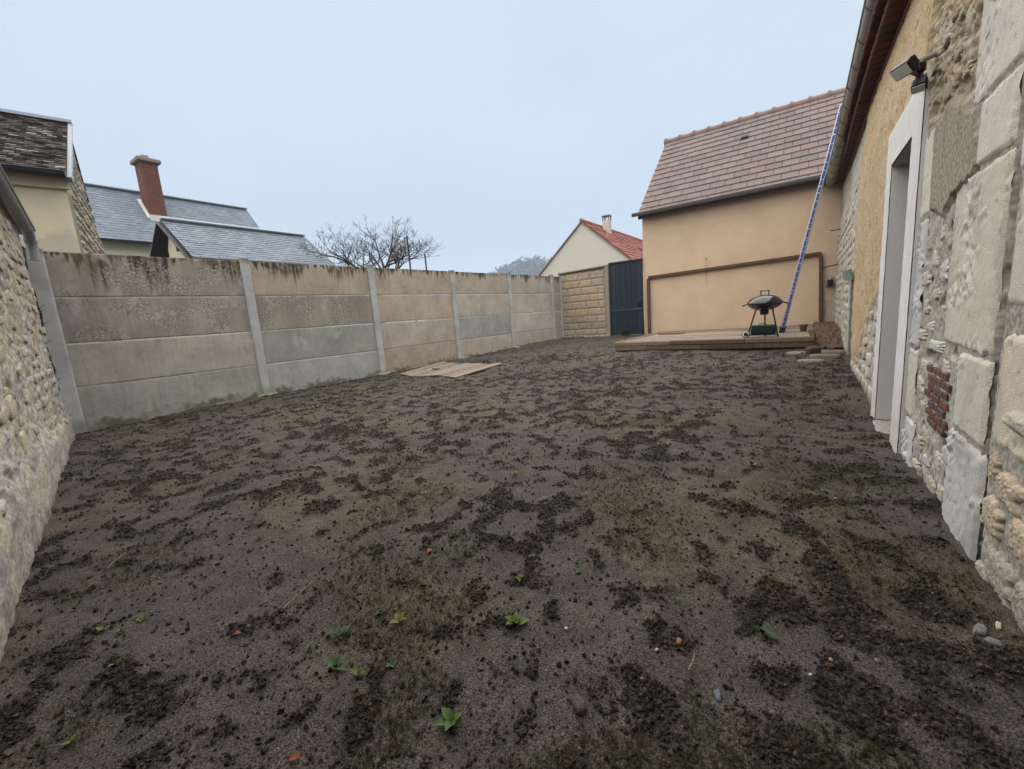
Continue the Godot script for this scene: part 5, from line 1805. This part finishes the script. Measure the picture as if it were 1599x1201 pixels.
func scatter(called: String, label: String, category: String, me: Mesh, m: Material, rg: RandomNumberGenerator, num: int, mode: int) -> void:
	var mm := MultiMesh.new()
	mm.transform_format = MultiMesh.TRANSFORM_3D
	mm.use_colors = true
	mm.mesh = me
	var tfs := []
	var cols := []
	var tries := 0
	while tfs.size() < num and tries < num * 6:
		tries += 1
		# denser where the soil is near enough for crumbs to be told apart
		var r := pow(rg.randf(), 1.7) * 8.5 + 0.35
		var an := rg.randf_range(-0.95, 1.95)
		var x := -sin(an) * r
		var z := -cos(an) * r
		var u := -z
		if x > wall_x(u, 0) - 0.03 or x < fence_o.x - z * 0.0753 + 0.08: continue
		if z > lw_o.z + (x - lw_o.x) * 0.1967 - 0.03 or z < -7.75 and x > -3.1 or z < -11.3: continue
		var c := clump(x, z)
		var s := 0.0
		var col: Color
		if mode == 0:
			if rg.randf() > c * 1.0 + 0.05: continue
			s = (0.0016 + 0.0062 * pow(rg.randf(), 3.2)) * (1.0 + 0.13 * r)
			var k := rg.randf_range(0.6, 1.5)
			col = Color(.044 * k, .036 * k, .029 * k)
			if rg.randf() < 0.3: col = Color(.085 * k, .066 * k, .045 * k)
		elif mode == 3:
			if r > 3.6 or rg.randf() > 0.25 + c: continue
			s = 0.0010 + 0.0017 * pow(rg.randf(), 2.0)
			var k := rg.randf_range(0.6, 1.6)
			col = Color(.058 * k, .048 * k, .039 * k)
		elif mode == 1:
			s = (0.0011 + 0.0022 * pow(rg.randf(), 3.0)) * (1.0 + 0.10 * r)
			var k := rg.randf_range(0.6, 1.3)
			col = [Color(.16 * k, .145 * k, .125 * k), Color(.22 * k, .18 * k, .13 * k), Color(.10 * k, .09 * k, .08 * k), Color(.28 * k, .27 * k, .25 * k)][rg.randi() % 4]
			if rg.randf() < 0.03: s *= 2.2
		else:
			var f := nb.get_noise_2d(x * 3.2, z * 3.2)
			var mo := na.get_noise_2d(x * 1.3 + 40.0, z * 1.3) + f * 0.9 + 0.38 * ss(-0.5, 0.3, x) + 0.38 * ss(-5.2, -6.4, x)
			if mo < 0.26 + rg.randf() * 0.2: continue
			s = rg.randf_range(0.004, 0.010) * (1.0 + 0.08 * r)
			var k := rg.randf_range(0.6, 1.4)
			col = Color(.075 * k, .072 * k, .022 * k)
			if rg.randf() < 0.35: col = Color(.11 * k, .075 * k, .038 * k)
			if rg.randf() < 0.14: col = Color(.085 * k, .12 * k, .025 * k)
		var bs := Basis(Vector3.UP, rg.randf() * TAU)
		if mode != 2: bs = Basis.from_euler(Vector3(rg.randf() * 6, rg.randf() * 6, rg.randf() * 6)) * Basis.from_scale(Vector3(1, rg.randf_range(0.55, 0.9), rg.randf_range(0.7, 1.2)))
		tfs.append(Transform3D(bs.scaled(Vector3.ONE * s), Vector3(x, ground_h(x, z) + (s * 0.35 if mode != 2 else 0.0), z)))
		cols.append(Color(col.r / 0.3, col.g / 0.3, col.b / 0.3))
	mm.instance_count = tfs.size()
	for k in tfs.size():
		mm.set_instance_transform(k, tfs[k])
		mm.set_instance_color(k, cols[k])
	var o := MultiMeshInstance3D.new()
	o.name = called
	o.multimesh = mm
	o.material_override = m
	add_child(o)
	o.set_meta("kind", "stuff"); o.set_meta("label", label); o.set_meta("category", category)
